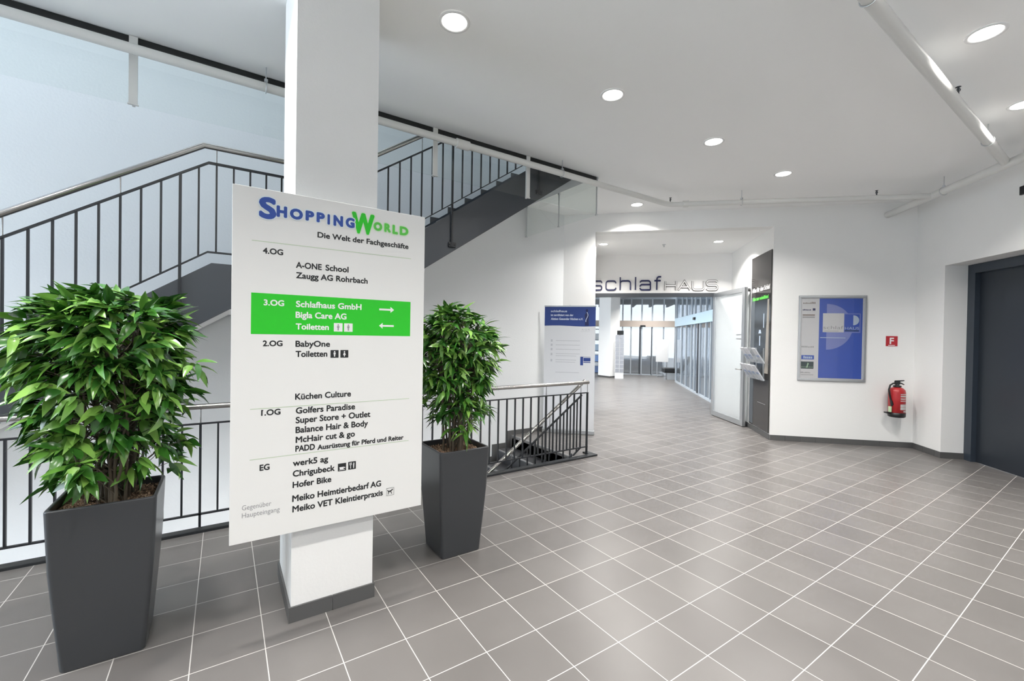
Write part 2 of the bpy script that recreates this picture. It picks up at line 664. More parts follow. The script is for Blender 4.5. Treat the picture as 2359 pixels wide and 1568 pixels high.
mb = MB()
for k in range(9):                        # tiles with open joints
    d0 = 3.742 + k * 0.3
    sdbox(mb, SA - 0.012, SA - 0.0005, d0, min(d0 + 0.296, 6.44), 0.0, 0.082)
struct('baseboard_right', mb, SKIRT)
mb = MB()
for k in range(3):
    s1 = SA - 0.012 - k * 0.3
    sdbox(mb, max(s1 - 0.296, 9.65), s1, LD - 0.012, LD - 0.0005, 0.0, 0.082)
sdbox(mb, 9.638, 9.6495, LD - 0.012, LD + 0.40, 0.0, 0.082)
sdbox(mb, -2.0, 7.44, LD - 0.012, LD - 0.0005, 0.0, 0.082)
struct('baseboard_lift', mb, SKIRT)
mb = MB()
sdbox(mb, SA - 0.012, SA - 0.0005, -0.78, -0.09, 0.0, 0.082)
sdbox(mb, SA - 0.012, SA + 0.26, -0.0995, -0.09, 0.0, 0.082)
struct('baseboard_pier', mb, SKIRT)
mb = MB()
sdbox(mb, SA, 13.36, 3.728, 3.7395, 0.0, 0.082)
struct('baseboard_passage', mb, SKIRT)

# ---- left glazed front (windows out of the picture that let the daylight in; the lowest is added to brighten the storey below)
for i, (y0, y1, z0, z1) in enumerate([(2.0, YW - 0.1, 0.1, ZC - 0.05), (-4.2, -2.4, 0.1, 2.4), (3.75, YW - 0.1, ST + 0.1, 7.5), (1.7, YW - 0.1, -3.8, -0.5)]):
    mb = MB()
    for (a, b, c_, d) in ((y0, y0 + 0.06, z0, z1), (y1 - 0.06, y1, z0, z1), (y0, y1, z0, z0 + 0.06), (y0, y1, z1 - 0.06, z1), ((y0 + y1) / 2 - .03, (y0 + y1) / 2 + .03, z0, z1)):
        mb.box(-5.06, -4.98, a, b, c_, d)
    w = struct('window_%d' % (i + 1), mb, TUBEGREY)
    pm = MB().box(-5.025, -5.015, y0 + 0.03, y1 - 0.03, z0 + 0.03, z1 - 0.03)
    pm.build('pane', WINGLASS, w)
mb = MB()
mb.box(-5.2, -5.0, -4.9, YW, -0.37, 0.1)
mb.box(-5.2, -5.0, -4.9, YW, ZC - 0.05, ST + 0.1)
mb.box(-5.2, -5.0, -4.9, -4.2, 0.1, ZC)
mb.box(-5.2, -5.0, -2.4, 2.0, 0.1, ZC)
mb.box(-5.2, -5.0, -4.2, -2.4, 2.4, ZC)
mb.box(-5.2, -5.0, 3.5, YW, 7.5, 7.8)
mb.box(-5.2, -5.0, 1.3, YW, -ST - 0.2, -3.8)
mb.box(-5.2, -5.0, 1.3, YW, -0.5, -0.37)
mb.box(-5.2, -5.0, 1.3, 1.7, -3.8, -0.5)
struct('wall_left', mb, WHITE)

# ---- pillar carrying the directory
PX0, PX1, PY0, PY1 = 0.308, 0.738, 2.548, 3.09
struct('wall_pillar', MB().box(PX0, PX1, PY0, PY1, -0.01, ZC + 0.02), WHITE)
mb = MB()
t_ = 0.011
mb.box(PX0 - t_, PX0 + 0.207, PY0 - t_, PY0 - 0.0003, 0, 0.082)
mb.box(PX0 + 0.211, PX1 + t_, PY0 - t_, PY0 - 0.0003, 0, 0.082)
mb.box(PX0 - t_, PX0 - 0.0003, PY0 - 0.0003, PY1 + t_, 0, 0.082)
mb.box(PX1 + 0.0003, PX1 + t_, PY0 - 0.0003, PY1 + t_, 0, 0.082)
mb.box(PX0 - 0.0003, PX1 + 0.0003, PY1 + 0.0003, PY1 + t_, 0, 0.082)
struct('baseboard_pillar', mb, SKIRT)

# ================================================================== CEILING LIGHTS
def downlight(x, y, zc, label, power=LAMP_W, r=0.082, group='round ceiling downlights', ring=True):
    t = thing('ceiling_downlight', (x, y, zc), label, 'ceiling light', group)
    m_ = MB()
    m_.lathe(x, y, [(r + 0.022, zc - 0.0005), (r + 0.02, zc - 0.006), (r + 0.004, zc - 0.007), (r - 0.002, zc - 0.002)], 36)
    m_.build('trim_ring', TRIMW, t)
    m_ = MB().disc(x, y, zc - 0.003, r, 36, up=False)
    m_.build('lamp_glass', WARMLAMP, t)
    d = bpy.data.lights.new('lamp', 'AREA')
    d.shape = 'DISK'
    d.size = 2 * r
    d.energy = power
    d.color = LAMP_COL
    d.spread = math.radians(132)
    l = bpy.data.objects.new('lamp', d)
    COL.objects.link(l)
    l.parent = t
    l.location = (0, 0, -0.009)
    return t


LX = (1.246, 2.73, 4.232, 5.735)
names = ('nearest the white pillar, with a starburst glare', 'second from the white pillar', 'third from the white pillar', 'farthest from the white pillar, small and oval')
for x, nm, pw in zip(LX, names, (14, 19, 26, 31)):
    downlight(x, 2.61, ZC, 'round recessed downlight in the middle ceiling row, ' + nm, power=pw)
downlight(4.194, 0.67, ZC, 'large bright downlight right of the long ceiling pipe', power=21)
downlight(5.70, 0.675, ZC, 'downlight cut off by the right picture edge', power=36)
downlight(5.284, 4.505, ZC, 'round downlight in front of the wall above the shop entrance', power=32)
for x in (-0.25, -1.75, -3.3):
    downlight(x, 2.61, ZC, 'round recessed downlight in the middle ceiling row, left of the pillar', power=22)
for x in (2.7, 1.2, -0.3, -1.8, -3.3):
    downlight(x, 0.67, ZC, 'round recessed downlight above the camera', power=16)
for x in (2.7, 1.2, -0.3, -1.8, -3.3):
    downlight(x, -1.3, ZC, 'round recessed downlight behind the camera', power=16)
for x in (1.0, -1.8):
    downlight(x, -3.2, ZC, 'round recessed downlight at the front wall', power=13)
downlight(7.38, 4.42, 3.31, 'small downlight in the lower entrance ceiling, on the right', r=0.075, power=37)
downlight(5.93, 5.83, 3.31, 'small downlight in the lower entrance ceiling, half hidden by the wall edge', r=0.075, power=37)
for (S, D) in ((15.5, 1.5), (18.5, 1.5), (21.5, 1.5), (24.8, 1.0), (24.8, 3.0), (17, -3), (22, -3)):  # out-of-sight lamps added to brighten the shop interior
    p = sd(S, D)
    downlight(p[0], p[1], 3.34, 'unseen ceiling downlight added to brighten the shop', power=55)
for x in (-1.5, 1.5, 4.5):  # out-of-sight lamps added to lift the dark lower stairwell
    downlight(x, 3.0, -0.37, 'unseen ceiling downlight added to brighten the floor below', power=280)

# ================================================================== DIRECTORY SIGN
YS = 2.48
sg = thing('directory_sign', (0.52, YS + 0.02, 0.5), 'tall white shop directory board mounted on the pillar, with green third floor band', 'sign')
MB().box(0.028, 1.008, YS, YS + 0.022, 0.508, 2.258).build('board', SIGNW, sg, bevel=0.0015)
for z_ in (0.8, 1.95):
    mb = MB()
    mb.box(0.36, 0.68, YS + 0.022, PY0, z_ - 0.03, z_ + 0.03)
    mb.build('mounting_bracket', ALU, sg)
AX, AZ = (1, 0, 0), (0, 0, 1)
O1, O2, O3, O4 = (0, YS - 0.0006, 0), (0, YS - 0.0012, 0), (0, YS - 0.0018, 0), (0, YS - 0.0024, 0)
mb = MB()
rect(mb, O1, AX, AZ, 0.1095, 0.9235, 1.5365, 1.7405)
mb.build('green_band', GREEN, sg)
for (z_) in (1.997, 1.1645, 0.9135):
    mb = MB()
    rect(mb, O1, AX, AZ, 0.110, 0.923, z_ - 0.0018, z_ + 0.0018)
    mb.build('divider_line', GLINE, sg)
ROWS = [("Die Welt der Fachgeschäfte", 0.407, 0.906, 2.052, 0.0300), ("4.OG", 0.157, 0.247, 1.938, 0.0295), ("A-ONE", 0.306, 0.430, 1.881, 0.0320), ("School", 0.4485, 0.567, 1.881, 0.0320),
        ("Zaugg AG Rohrbach", 0.307, 0.671, 1.828, 0.0315), ("2.OG", 0.161, 0.249, 1.476, 0.0290), ("BabyOne", 0.308, 0.476, 1.473, 0.0320),
        ("Toiletten", 0.309, 0.463, 1.420, 0.0320), ("Küchen Culture", 0.309, 0.588, 1.198, 0.0325), ("1.OG", 0.157, 0.243, 1.128, 0.0300),
        ("Golfers Paradise", 0.313, 0.611, 1.125, 0.0330), ("Super Store + Outlet", 0.313, 0.696, 1.075, 0.0335), ("Balance Hair & Body", 0.313, 0.683, 1.024, 0.0335),
        ("McHair cut & go", 0.314, 0.612, 0.973, 0.0330), ("PADD", 0.313, 0.407, 0.927, 0.0315), ("Ausrüstung für Pferd und Reiter", 0.419, 0.892, 0.923, 0.0275),
        ("EG", 0.153, 0.197, 0.853, 0.0310), ("werk5 ag", 0.302, 0.474, 0.853, 0.0325), ("Chrigubeck", 0.302, 0.508, 0.798, 0.0325),
        ("Hofer Bike", 0.302, 0.491, 0.740, 0.0325), ("Meiko Heimtierbedarf AG", 0.301, 0.762, 0.668, 0.0340), ("Meiko VET Kleintierpraxis", 0.302, 0.773, 0.613, 0.0335)]
for r in ROWS:
    mb = MB()
    text_on(mb, r[0], O1, AX, AZ, *r[1:], strike=0.0013)
    if r[0] == '1.OG':
        flat(mb, O1, AX, AZ, [(0.1575, 1.150), (0.1665, 1.1585), (0.1665, 1.1535), (0.1585, 1.1465)])
    mb.build('lettering', INK, sg)
for r in [("Gegenüber", 0.080, 0.206, 0.670, 0.0240), ("Haupteingang", 0.080, 0.244, 0.632, 0.0240)]:
    mb = MB()
    text_on(mb, r[0], O1, AX, AZ, *r[1:], bold=0.0)
    mb.build('lettering', GREYINK, sg)
for r in [("3.OG", 0.163, 0.254, 1.680, 0.0300), ("Schlafhaus GmbH", 0.308, 0.639, 1.679, 0.0325), ("Bigla Care AG", 0.307, 0.559, 1.623, 0.0325), ("Toiletten", 0.308, 0.469, 1.563, 0.0315)]:
    mb = MB()
    text_on(mb, r[0], O2, AX, AZ, *r[1:], strike=0.0013)
    mb.build('lettering', WHITEINK, sg)


def arrow(u0, u1, z0, z1, left=False):
    zc, h = (z0 + z1) / 2, (z1 - z0) / 2
    s = [(u0, zc - h * .3), (u1 - 1.2 * h, zc - h * .3), (u1 - 1.2 * h, zc - h), (u1, zc), (u1 - 1.2 * h, zc + h), (u1 - 1.2 * h, zc + h * .3), (u0, zc + h * .3)]
    m_ = MB()
    if left:
        s = [(u0 + u1 - p[0], p[1]) for p in s][::-1]
    flat(m_, O2, AX, AZ, s)
    m_.build('arrow', WHITEINK, sg)


arrow(0.738, 0.824, 1.670, 1.705)
arrow(0.738, 0.824, 1.577, 1.611, True)


def figure(m_, oo, uc, z0, z1, w, skirt):
    h = z1 - z0
    n = 14
    flat(m_, oo, AX, AZ, [(uc + .12 * h * math.cos(2 * math.pi * i / n), z1 - .13 * h + .12 * h * math.sin(2 * math.pi * i / n)) for i in range(n)])
    if skirt:
        flat(m_, oo, AX, AZ, [(uc - .3 * w, z0 + .27 * h), (uc + .3 * w, z0 + .27 * h), (uc + .12 * w, z1 - .28 * h), (uc - .12 * w, z1 - .28 * h)])
        rect(m_, oo, AX, AZ, uc - .1 * w, uc + .1 * w, z0, z0 + .3 * h)
    else:
        rect(m_, oo, AX, AZ, uc - .22 * w, uc + .22 * w, z0 + .4 * h, z1 - .28 * h)
        rect(m_, oo, AX, AZ, uc - .13 * w, uc + .13 * w, z0, z0 + .42 * h)


def picto(u0, u1, z0, z1, ground, ink, skirt, name='toilet_pictogram'):
    m_ = MB()
    rect(m_, O2, AX, AZ, u0, u1, z0, z1)
    p = m_.build(name, ground, sg)
    m_ = MB()
    figure(m_, O3, (u0 + u1) / 2, z0 + .14 * (z1 - z0), z1 - .12 * (z1 - z0), (u1 - u0) * .6, skirt)
    m_.build('figure', ink, p)


picto(0.494, 0.539, 1.556, 1.602, WHITEINK, GREYINK, False)
picto(0.547, 0.592, 1.556, 1.602, WHITEINK, GREYINK, False)
picto(0.479, 0.520, 1.414, 1.4555, INK, WHITEINK, False)
picto(0.530, 0.571, 1.414, 1.4555, INK, WHITEINK, True)
# cup and cutlery
mb = MB()
rect(mb, O2, AX, AZ, 0.524, 0.567, 0.791, 0.833)
p = mb.build('cafe_pictogram', INK, sg)
mb = MB()
flat(mb, O3, AX, AZ, [(0.531, 0.813), (0.556, 0.813), (0.553, 0.800), (0.534, 0.800)])
rect(mb, O3, AX, AZ, 0.556, 0.562, 0.806, 0.811)
rect(mb, O3, AX, AZ, 0.529, 0.560, 0.796, 0.7985)
mb.build('cup', WHITEINK, p)
mb = MB()
rect(mb, O2, AX, AZ, 0.578, 0.619, 0.792, 0.835)
p = mb.build('restaurant_pictogram', INK, sg)
mb = MB()
rect(mb, O3, AX, AZ, 0.589, 0.5925, 0.797, 0.818)
for u in (0.585, 0.5897, 0.5945):
    rect(mb, O3, AX, AZ, u, u + 0.0022, 0.816, 0.830)
flat(mb, O3, AX, AZ, [(0.605, 0.797), (0.609, 0.797), (0.6105, 0.826), (0.607, 0.830), (0.604, 0.818)])
mb.build('cutlery', WHITEINK, p)
# animal clinic pictogram: square outline with a leaping animal
mb = MB()
for (a, b, c_, d) in ((0.794, 0.838, 0.605, 0.6065), (0.794, 0.838, 0.6475, 0.649), (0.794, 0.7955, 0.605, 0.649), (0.8365, 0.838, 0.605, 0.649)):
    rect(mb, O2, AX, AZ, a, b, c_, d)
p = mb.build('animal_pictogram', INK, sg)
mb = MB()
flat(mb, O3, AX, AZ, [(0.804, 0.626), (0.822, 0.628), (0.828, 0.634), (0.822, 0.635), (0.804, 0.632)])
flat(mb, O3, AX, AZ, [(0.822, 0.630), (0.830, 0.634), (0.833, 0.640), (0.826, 0.640), (0.820, 0.634)])
flat(mb, O3, AX, AZ, [(0.802, 0.612), (0.805, 0.612), (0.811, 0.629), (0.805, 0.631)])
flat(mb, O3, AX, AZ, [(0.824, 0.612), (0.827, 0.614), (0.820, 0.629), (0.816, 0.628)])
flat(mb, O3, AX, AZ, [(0.798, 0.637), (0.800, 0.639), (0.808, 0.632), (0.804, 0.629)])
mb.build('leaping_animal', INK, p)
# logo
LOGO = [("S", 0.138, 0.215, 2.110, 2.220), ("H", 0.215, 0.263, 2.129, 2.187), ("O", 0.275, 0.336, 2.129, 2.185), ("P", 0.348, 0.390, 2.132, 2.185), ("P", 0.401, 0.442, 2.132, 2.185),
        ("I", 0.455, 0.468, 2.128, 2.183), ("N", 0.485, 0.535, 2.126, 2.184), ("G", 0.548, 0.596, 2.127, 2.183), ("W", 0.580, 0.705, 2.102, 2.220), ("O", 0.699, 0.749, 2.133, 2.183),
        ("R", 0.760, 0.799, 2.134, 2.184), ("L", 0.808, 0.841, 2.129, 2.182), ("D", 0.851, 0.904, 2.129, 2.181)]
for i, (ch, u0, u1, z0, z1) in enumerate(LOGO):
    g = 0.006
    bd = 0.0044 if i not in (0, 8) else 0.0068
    back = O3 if i < 8 else O1
    front = O4 if i < 8 else O2
    mb = MB()
    text_on(mb, ch, back, AX, AZ, u0 - g, u1 + g, z0 - g, 0, fit_box=True, z1=z1 + g, strike=bd + g)
    mb.build('letter_outline', HALO if i < 8 else GREEN3, sg)
    mb = MB()
    text_on(mb, ch, front, AX, AZ, u0, u1, z0, 0, fit_box=True, z1=z1, strike=bd)
    mb.build('logo_letter', BLUE if i < 8 else (GREEN if i == 8 else GREEN2), sg)

# ================================================================== POTTED PLANTS
def planter(t, cx, cy):
    H, wt, wb, rc = 0.75, 0.193, 0.150, 0.022

    def ring(w, z, rcc=rc, n=5):
        pts = []
        for q, (sx, sy) in enumerate(((1, 1), (-1, 1), (-1, -1), (1, -1))):
            for i in range(n):
                a = math.pi / 2 * q + math.pi / 2 * i / (n - 1)
                pts.append((cx + sx * (w - rcc) + rcc * math.cos(a), cy + sy * (w - rcc) + rcc * math.sin(a), z))
        return pts
    levels = [(wb - .004, 0.0), (wb, 0.006), (wb + (wt - wb) * .45, H * .35), (wb + (wt - wb) * .78, H * .62), (wt, H - .006), (wt - .003, H), (wt - .013, H), (wt - .016, H - .004), (wt - .016, H - .10)]
    rings = [ring(w, z) for w, z in levels]
    m_ = MB()
    n = len(rings[0])
    v = [p for r_ in rings for p in r_]
    f = []
    for i in range(len(rings) - 1):
        for j in range(n):
            f.append((i * n + j, i * n + (j + 1) % n, (i + 1) * n + (j + 1) % n, (i + 1) * n + j))
    m_.add(v, f, True)
    m_.add(rings[0], [tuple(range(n - 1, -1, -1))])
    ob = m_.build('planter_box', POT, t)
    ob.modifiers.new('weighted', 'WEIGHTED_NORMAL').weight = 100
    # soil with clay granulate
    m_ = MB()
    zs = H - 0.045
    m_.add([(cx - wt + .017, cy - wt + .017, zs), (cx + wt - .017, cy - wt + .017, zs), (cx + wt - .017, cy + wt - .017, zs), (cx - wt + .017, cy + wt - .017, zs)], [(0, 1, 2, 3)])
    for k in range(2600):
        x, y = cx + rng.uniform(-1, 1) * (wt - .024), cy + rng.uniform(-1, 1) * (wt - .024)
        s = rng.uniform(.003, .0065)
        d = np.array([rng.normal(size=3) for _ in range(1)])[0]
        d /= np.linalg.norm(d)
        a = np.cross(d, (0.3, 0.5, 0.8)); a /= np.linalg.norm(a)
        b = np.cross(d, a)
        c0 = np.array((x, y, zs + s * .6 + rng.uniform(0, .01)))
        m_.add([c0 + d * s, c0 - d * s, c0 + a * s, c0 - a * s, c0 + b * s * .8, c0 - b * s * .8],
               [(0, 2, 4), (2, 1, 4), (1, 3, 4), (3, 0, 4), (2, 0, 5), (1, 2, 5), (3, 1, 5), (0, 3, 5)])
    g = m_.build('clay_granulate', PEB, t)
    g['kind'] = 'stuff'
    return zs


def leaf_shape(L, w, droop, fold):
    """leaf along +x, 5 stations"""
    st = (0.0, 0.16, 0.40, 0.70, 1.0)
    ww = (0.06, 0.72, 1.0, 0.62, 0.02)
    v, f = [], []
    for i, (t, k) in enumerate(zip(st, ww)):
        x = t * L
        z = -droop * L * t * t
        h = w * k * .5
        v += [(x, -h, z + fold * h), (x, 0, z), (x, h, z + fold * h)]
    for i in range(4):
        a = i * 3
        f += [(a, a + 3, a + 4, a + 1), (a + 1, a + 4, a + 5, a + 2)]
    return np.array(v), f


def plant(t, cx, cy, zs, prof, leaf_len, leaf_w, nclus, top_z, seed, nst=22):
    r_ = np.random.default_rng(seed)
    # stems
    tops = []
    for k in range(nst):
        a = r_.uniform(0, 2 * math.pi)
        rad = 0.02 + 0.075 * math.sqrt(r_.uniform())
        bx, by = cx + rad * math.cos(a), cy + rad * math.sin(a)
        zt = r_.uniform(1.15, top_z - .05)
        sx, sy = r_.normal(0, .03) + .06 * math.cos(a), r_.normal(0, .03) + .06 * math.sin(a)
        path = []
        for i in range(9):
            q = i / 8
            path.append((bx + sx * q + r_.normal(0, .004), by + sy * q + r_.normal(0, .004), zs - .01 + (zt - zs) * q))
        m_ = MB().tube(path, [0.0078 - .004 * i / 8 for i in range(9)], 7)
        m_.build('stem', STEM, t)
        tops.append(path)
    V, F = [], []
    tw = MB()
    nv = 0
    zp = [p[0] for p in prof]
    rp = [p[1] for p in prof]
    wts = [p[2] for p in prof]
    zz = np.linspace(zp[0], zp[-1], 200)
    pd = np.interp(zz, zp, wts)
    pd /= pd.sum()
    for c in range(nclus):
        z = r_.choice(zz, p=pd)
        R = np.interp(z, zp, rp)
        th = r_.uniform(0, 2 * math.pi)
        R *= 1 + .14 * math.sin(3 * th + 7 * z) + .10 * math.sin(5 * th - 11 * z) + (.18 if r_.uniform() < .1 else 0)
        R *= .93
        rr = R * (0.35 + 0.65 * r_.uniform() ** 0.6)
        p = np.array((cx + rr * math.cos(th), cy + rr * math.sin(th), z))
        # twig from the nearest stem
        pa = tops[r_.integers(len(tops))]
        zz0 = max(zs + .05, z - r_.uniform(.06, .16))
        i0 = min(8, max(0, int((zz0 - zs) / max(.1, pa[-1][2] - zs) * 8)))
        s0 = np.array(pa[i0])
        mid = (s0 * .45 + p * .55) + np.array((0, 0, .03))
        tw.tube([s0, mid, p], [.0028, .0022, .0014], 5, caps=False)
        n = r_.integers(5, 9)
        for k in range(n):
            ph = th + r_.normal(0, .95) if rr > .12 else r_.uniform(0, 2 * math.pi)
            el = r_.normal(-0.22, .38) + (0.45 if z > top_z - .12 else 0)
            L_ = leaf_len * r_.uniform(.7, 1.25)
            v, f = leaf_shape(L_, leaf_w * r_.uniform(.75, 1.2), r_.uniform(.15, .5), r_.uniform(.1, .5))
            rl = r_.normal(0, .5)
            # roll, pitch, yaw
            cr, sr_ = math.cos(rl), math.sin(rl)
            v = v @ np.array(((1, 0, 0), (0, cr, sr_), (0, -sr_, cr)))
            ce, se = math.cos(el), math.sin(el)
            v = v @ np.array(((ce, 0, se), (0, 1, 0), (-se, 0, ce)))
            cy_, sy_ = math.cos(ph), math.sin(ph)
            v = v @ np.array(((cy_, sy_, 0), (-sy_, cy_, 0), (0, 0, 1)))
            v = v + p + np.array((r_.normal(0, .012), r_.normal(0, .012), r_.normal(0, .012)))
            V.append(v)
            F += [tuple(i + nv for i in q) for q in f]
            nv += len(v)
    tw.build('twigs', STEM, t)
    m_ = MB()
    m_.add(np.concatenate(V), F, True)
    m_.build('foliage', LEAF, t)


P1 = (-0.455, 2.852)
t = thing('potted_plant', (*P1, 0), 'broad bushy green plant in a tapered anthracite planter left of the directory board', 'potted plant')
zs = planter(t, *P1)
plant(t, *P1, zs, [(0.80, 0.22, .16), (0.95, 0.28, .42), (1.15, 0.28, .8), (1.35, 0.31, 1.2), (1.52, 0.33, 1.6), (1.62, 0.29, 1.4), (1.71, 0.16, .5)], 0.104, 0.040, 380, 1.70, 3)
P2 = (1.408, 2.855)
t = thing('potted_plant', (*P2, 0), 'narrower green plant in a tapered anthracite planter between directory board and stair railing', 'potted plant')
zs = planter(t, *P2)
plant(t, *P2, zs, [(0.86, 0.15, .1), (1.0, 0.22, .35), (1.15, 0.25, .7), (1.35, 0.30, 1.3), (1.52, 0.32, 1.5), (1.63, 0.25, 1.1), (1.74, 0.12, .4)], 0.105, 0.031, 330, 1.72, 9)

# ================================================================== RAILING AROUND THE STAIR OPENING
YR = 4.15
mb = MB().box(WX0, 4.08, 4.05, 4.126, -0.37, 0.022)
mb.box(4.0, 4.08, 4.126, 4.25, -0.1, 0.022)
struct('trim_1', mb, CURB, bevel=0.004)


def vbar(name, x, y, z0, z1, w, d, m, par):
    return MB().box(x - w / 2, x + w / 2, y - d / 2, y + d / 2, z0, z1).build(name, m, par)


gr = thing('guard_railing', (0.6, YR, 0.02), 'dark steel guard railing with stainless handrail along the stair opening edge', 'railing')
MB().tube([(WX0, YR, 0.955), (3.99, YR, 0.957)], 0.0225, 16).build('handrail', STEEL, gr)
MB().box(WX0, 3.985, YR - .012, YR + .012, 0.817, 0.829).build('top_bar', RAIL_DARK, gr)
MB().box(WX0, 3.985, YR - .012, YR + .012, 0.108, 0.120).build('bottom_bar', RAIL_DARK, gr)
b0 = None
x = 3.975
k = 0
while x > WX0 + 0.02:
    post = (k % 10 == 6 or k == 0)
    if post:
        vbar('post', x, YR, -0.12, 0.82, 0.016, 0.024, RAIL_DARK, gr)
    else:
        if b0 is None:
            b0 = vbar('baluster', x, YR, 0.118, 0.819, 0.013, 0.02, RAIL_DARK, gr)
            bx0 = x
        else:
            dup(b0, gr, (x - bx0, 0, 0))
    if k % 10 == 6 or k in (0, 1):
        MB().tube([(x, YR, .829), (x, YR, .937)], .005, 8).build('handrail_pin', STEEL, gr)
    x -= 0.1145
    k += 1

# ================================================================== STAIRS
YF, YB = 4.17, 5.60


def staircase(dz, label, lower=False):
    st = thing('staircase', (1.0, 4.9, dz + 0.01 if not lower else dz), label, 'staircase')

    def F1(z):
        return z + dz
    RX, RZ1, RZ2 = 0.265, 2.03 / 11, (ST - 2.03) / 11
    x1, x2 = -0.09 - 10 * RX, 1.10
    # front stringers with landing edge
    top = [(-2.95, 2.087 - (2.95 - 0.088) * .686), (-0.088, 2.087), (0.914, 2.087), (3.745, 2.087 + (3.745 - 0.914) * .6966)]
    bot = [(3.745, 1.728 + (3.745 - 0.964) * .675), (0.964, 1.728), (0.039, 1.728), (-2.53, 1.728 - (2.53 + .039) * .644), (-2.70, 0.0)]
    bot[3] = (-2.645, 0.0)
    top[0] = (-2.90, 0.0 + 0.157)
    pts = [(p[0], F1(p[1])) for p in [(-2.90, 0.0)] + top + bot[:3] + [bot[3]]]
    MB().xprism(pts, YF, YF + .015).build('stringer', DARK, st)
    if not lower:
        MB().xprism(pts, YB - .03, YB - .015).build('stringer', DARK, st)
    # steps
    for k in range(10):
        xa, zt = x1 + RX * k, RZ1 * (k + 1)
        m_ = MB()
        m_.box(xa, xa + RX + .02, YF + .015, YB - .03, F1(zt - .04), F1(zt))
        m_.box(xa, xa + .02, YF + .015, YB - .03, F1(zt - RZ1), F1(zt - .04))
        m_.cur = 1
        m_.box(xa - .004, xa + .02, YF + .02, YB - .035, F1(zt - .012), F1(zt + .002))
        m_.build('step', [STEP, NOSE], st)
    m_ = MB()
    m_.box(-0.09, 1.10, YF + .015, YB - .03, F1(1.93), F1(2.03))
    m_.box(-0.09, 0.0 - .07, YF + .015, YB - .03, F1(2.03 - RZ1), F1(1.93))
    m_.build('landing', STEP, st)
    for k in range(11):
        xa, zt = x2 + RX * k, 2.03 + RZ2 * (k + 1)
        m_ = MB()
        if k < 10:
            m_.box(xa, xa + RX + .02, YF + .015, YB - .03, F1(zt - .04), F1(zt))
        m_.box(xa, xa + .02, YF + .015, YB - .03, F1(zt - RZ2), F1(zt - .04))
        m_.cur = 1
        m_.box(xa - .004, xa + .02, YF + .02, YB - .035, F1(zt - .012), F1(zt + .002))
        m_.build('step', [STEP, NOSE], st)
    # soffit sheets
    sof = [(-2.645, 0.0), (0.039, 1.728), (0.964, 1.728), (3.745, 1.728 + (3.745 - 0.964) * .675)]
    m_ = MB()
    for a, b in zip(sof[:-1], sof[1:]):
        m_.xprism([(a[0], F1(a[1])), (b[0], F1(b[1])), (b[0], F1(b[1] + .012)), (a[0], F1(a[1] + .012))], YF + .015, YB - .03)
    m_.build('soffit', WHITE, st)
    # stepped skirting on the back wall
    m_ = MB()
    for k in range(11):
        xa, zt = x2 + RX * k, 2.03 + RZ2 * (k + 1)
        m_.box(xa - .07, (xa + RX - .07) if k < 10 else (4.7 if lower else 4.48), YW - .012, YW - .0005, F1(zt - RZ2 - .05), F1(zt + .07))
    m_.box(-0.09, 1.03, YW - .012, YW - .0005, F1(1.98), F1(2.10))
    for k in range(10):
        xa, zt = x1 + RX * k, RZ1 * (k + 1)
        m_.box(xa - .07, xa + RX - .07, YW - .012, YW - .0005, F1(zt - RZ1 - .05), F1(zt + .07))
    m_.build('stepped_skirting', SKIRT, st)
    return st


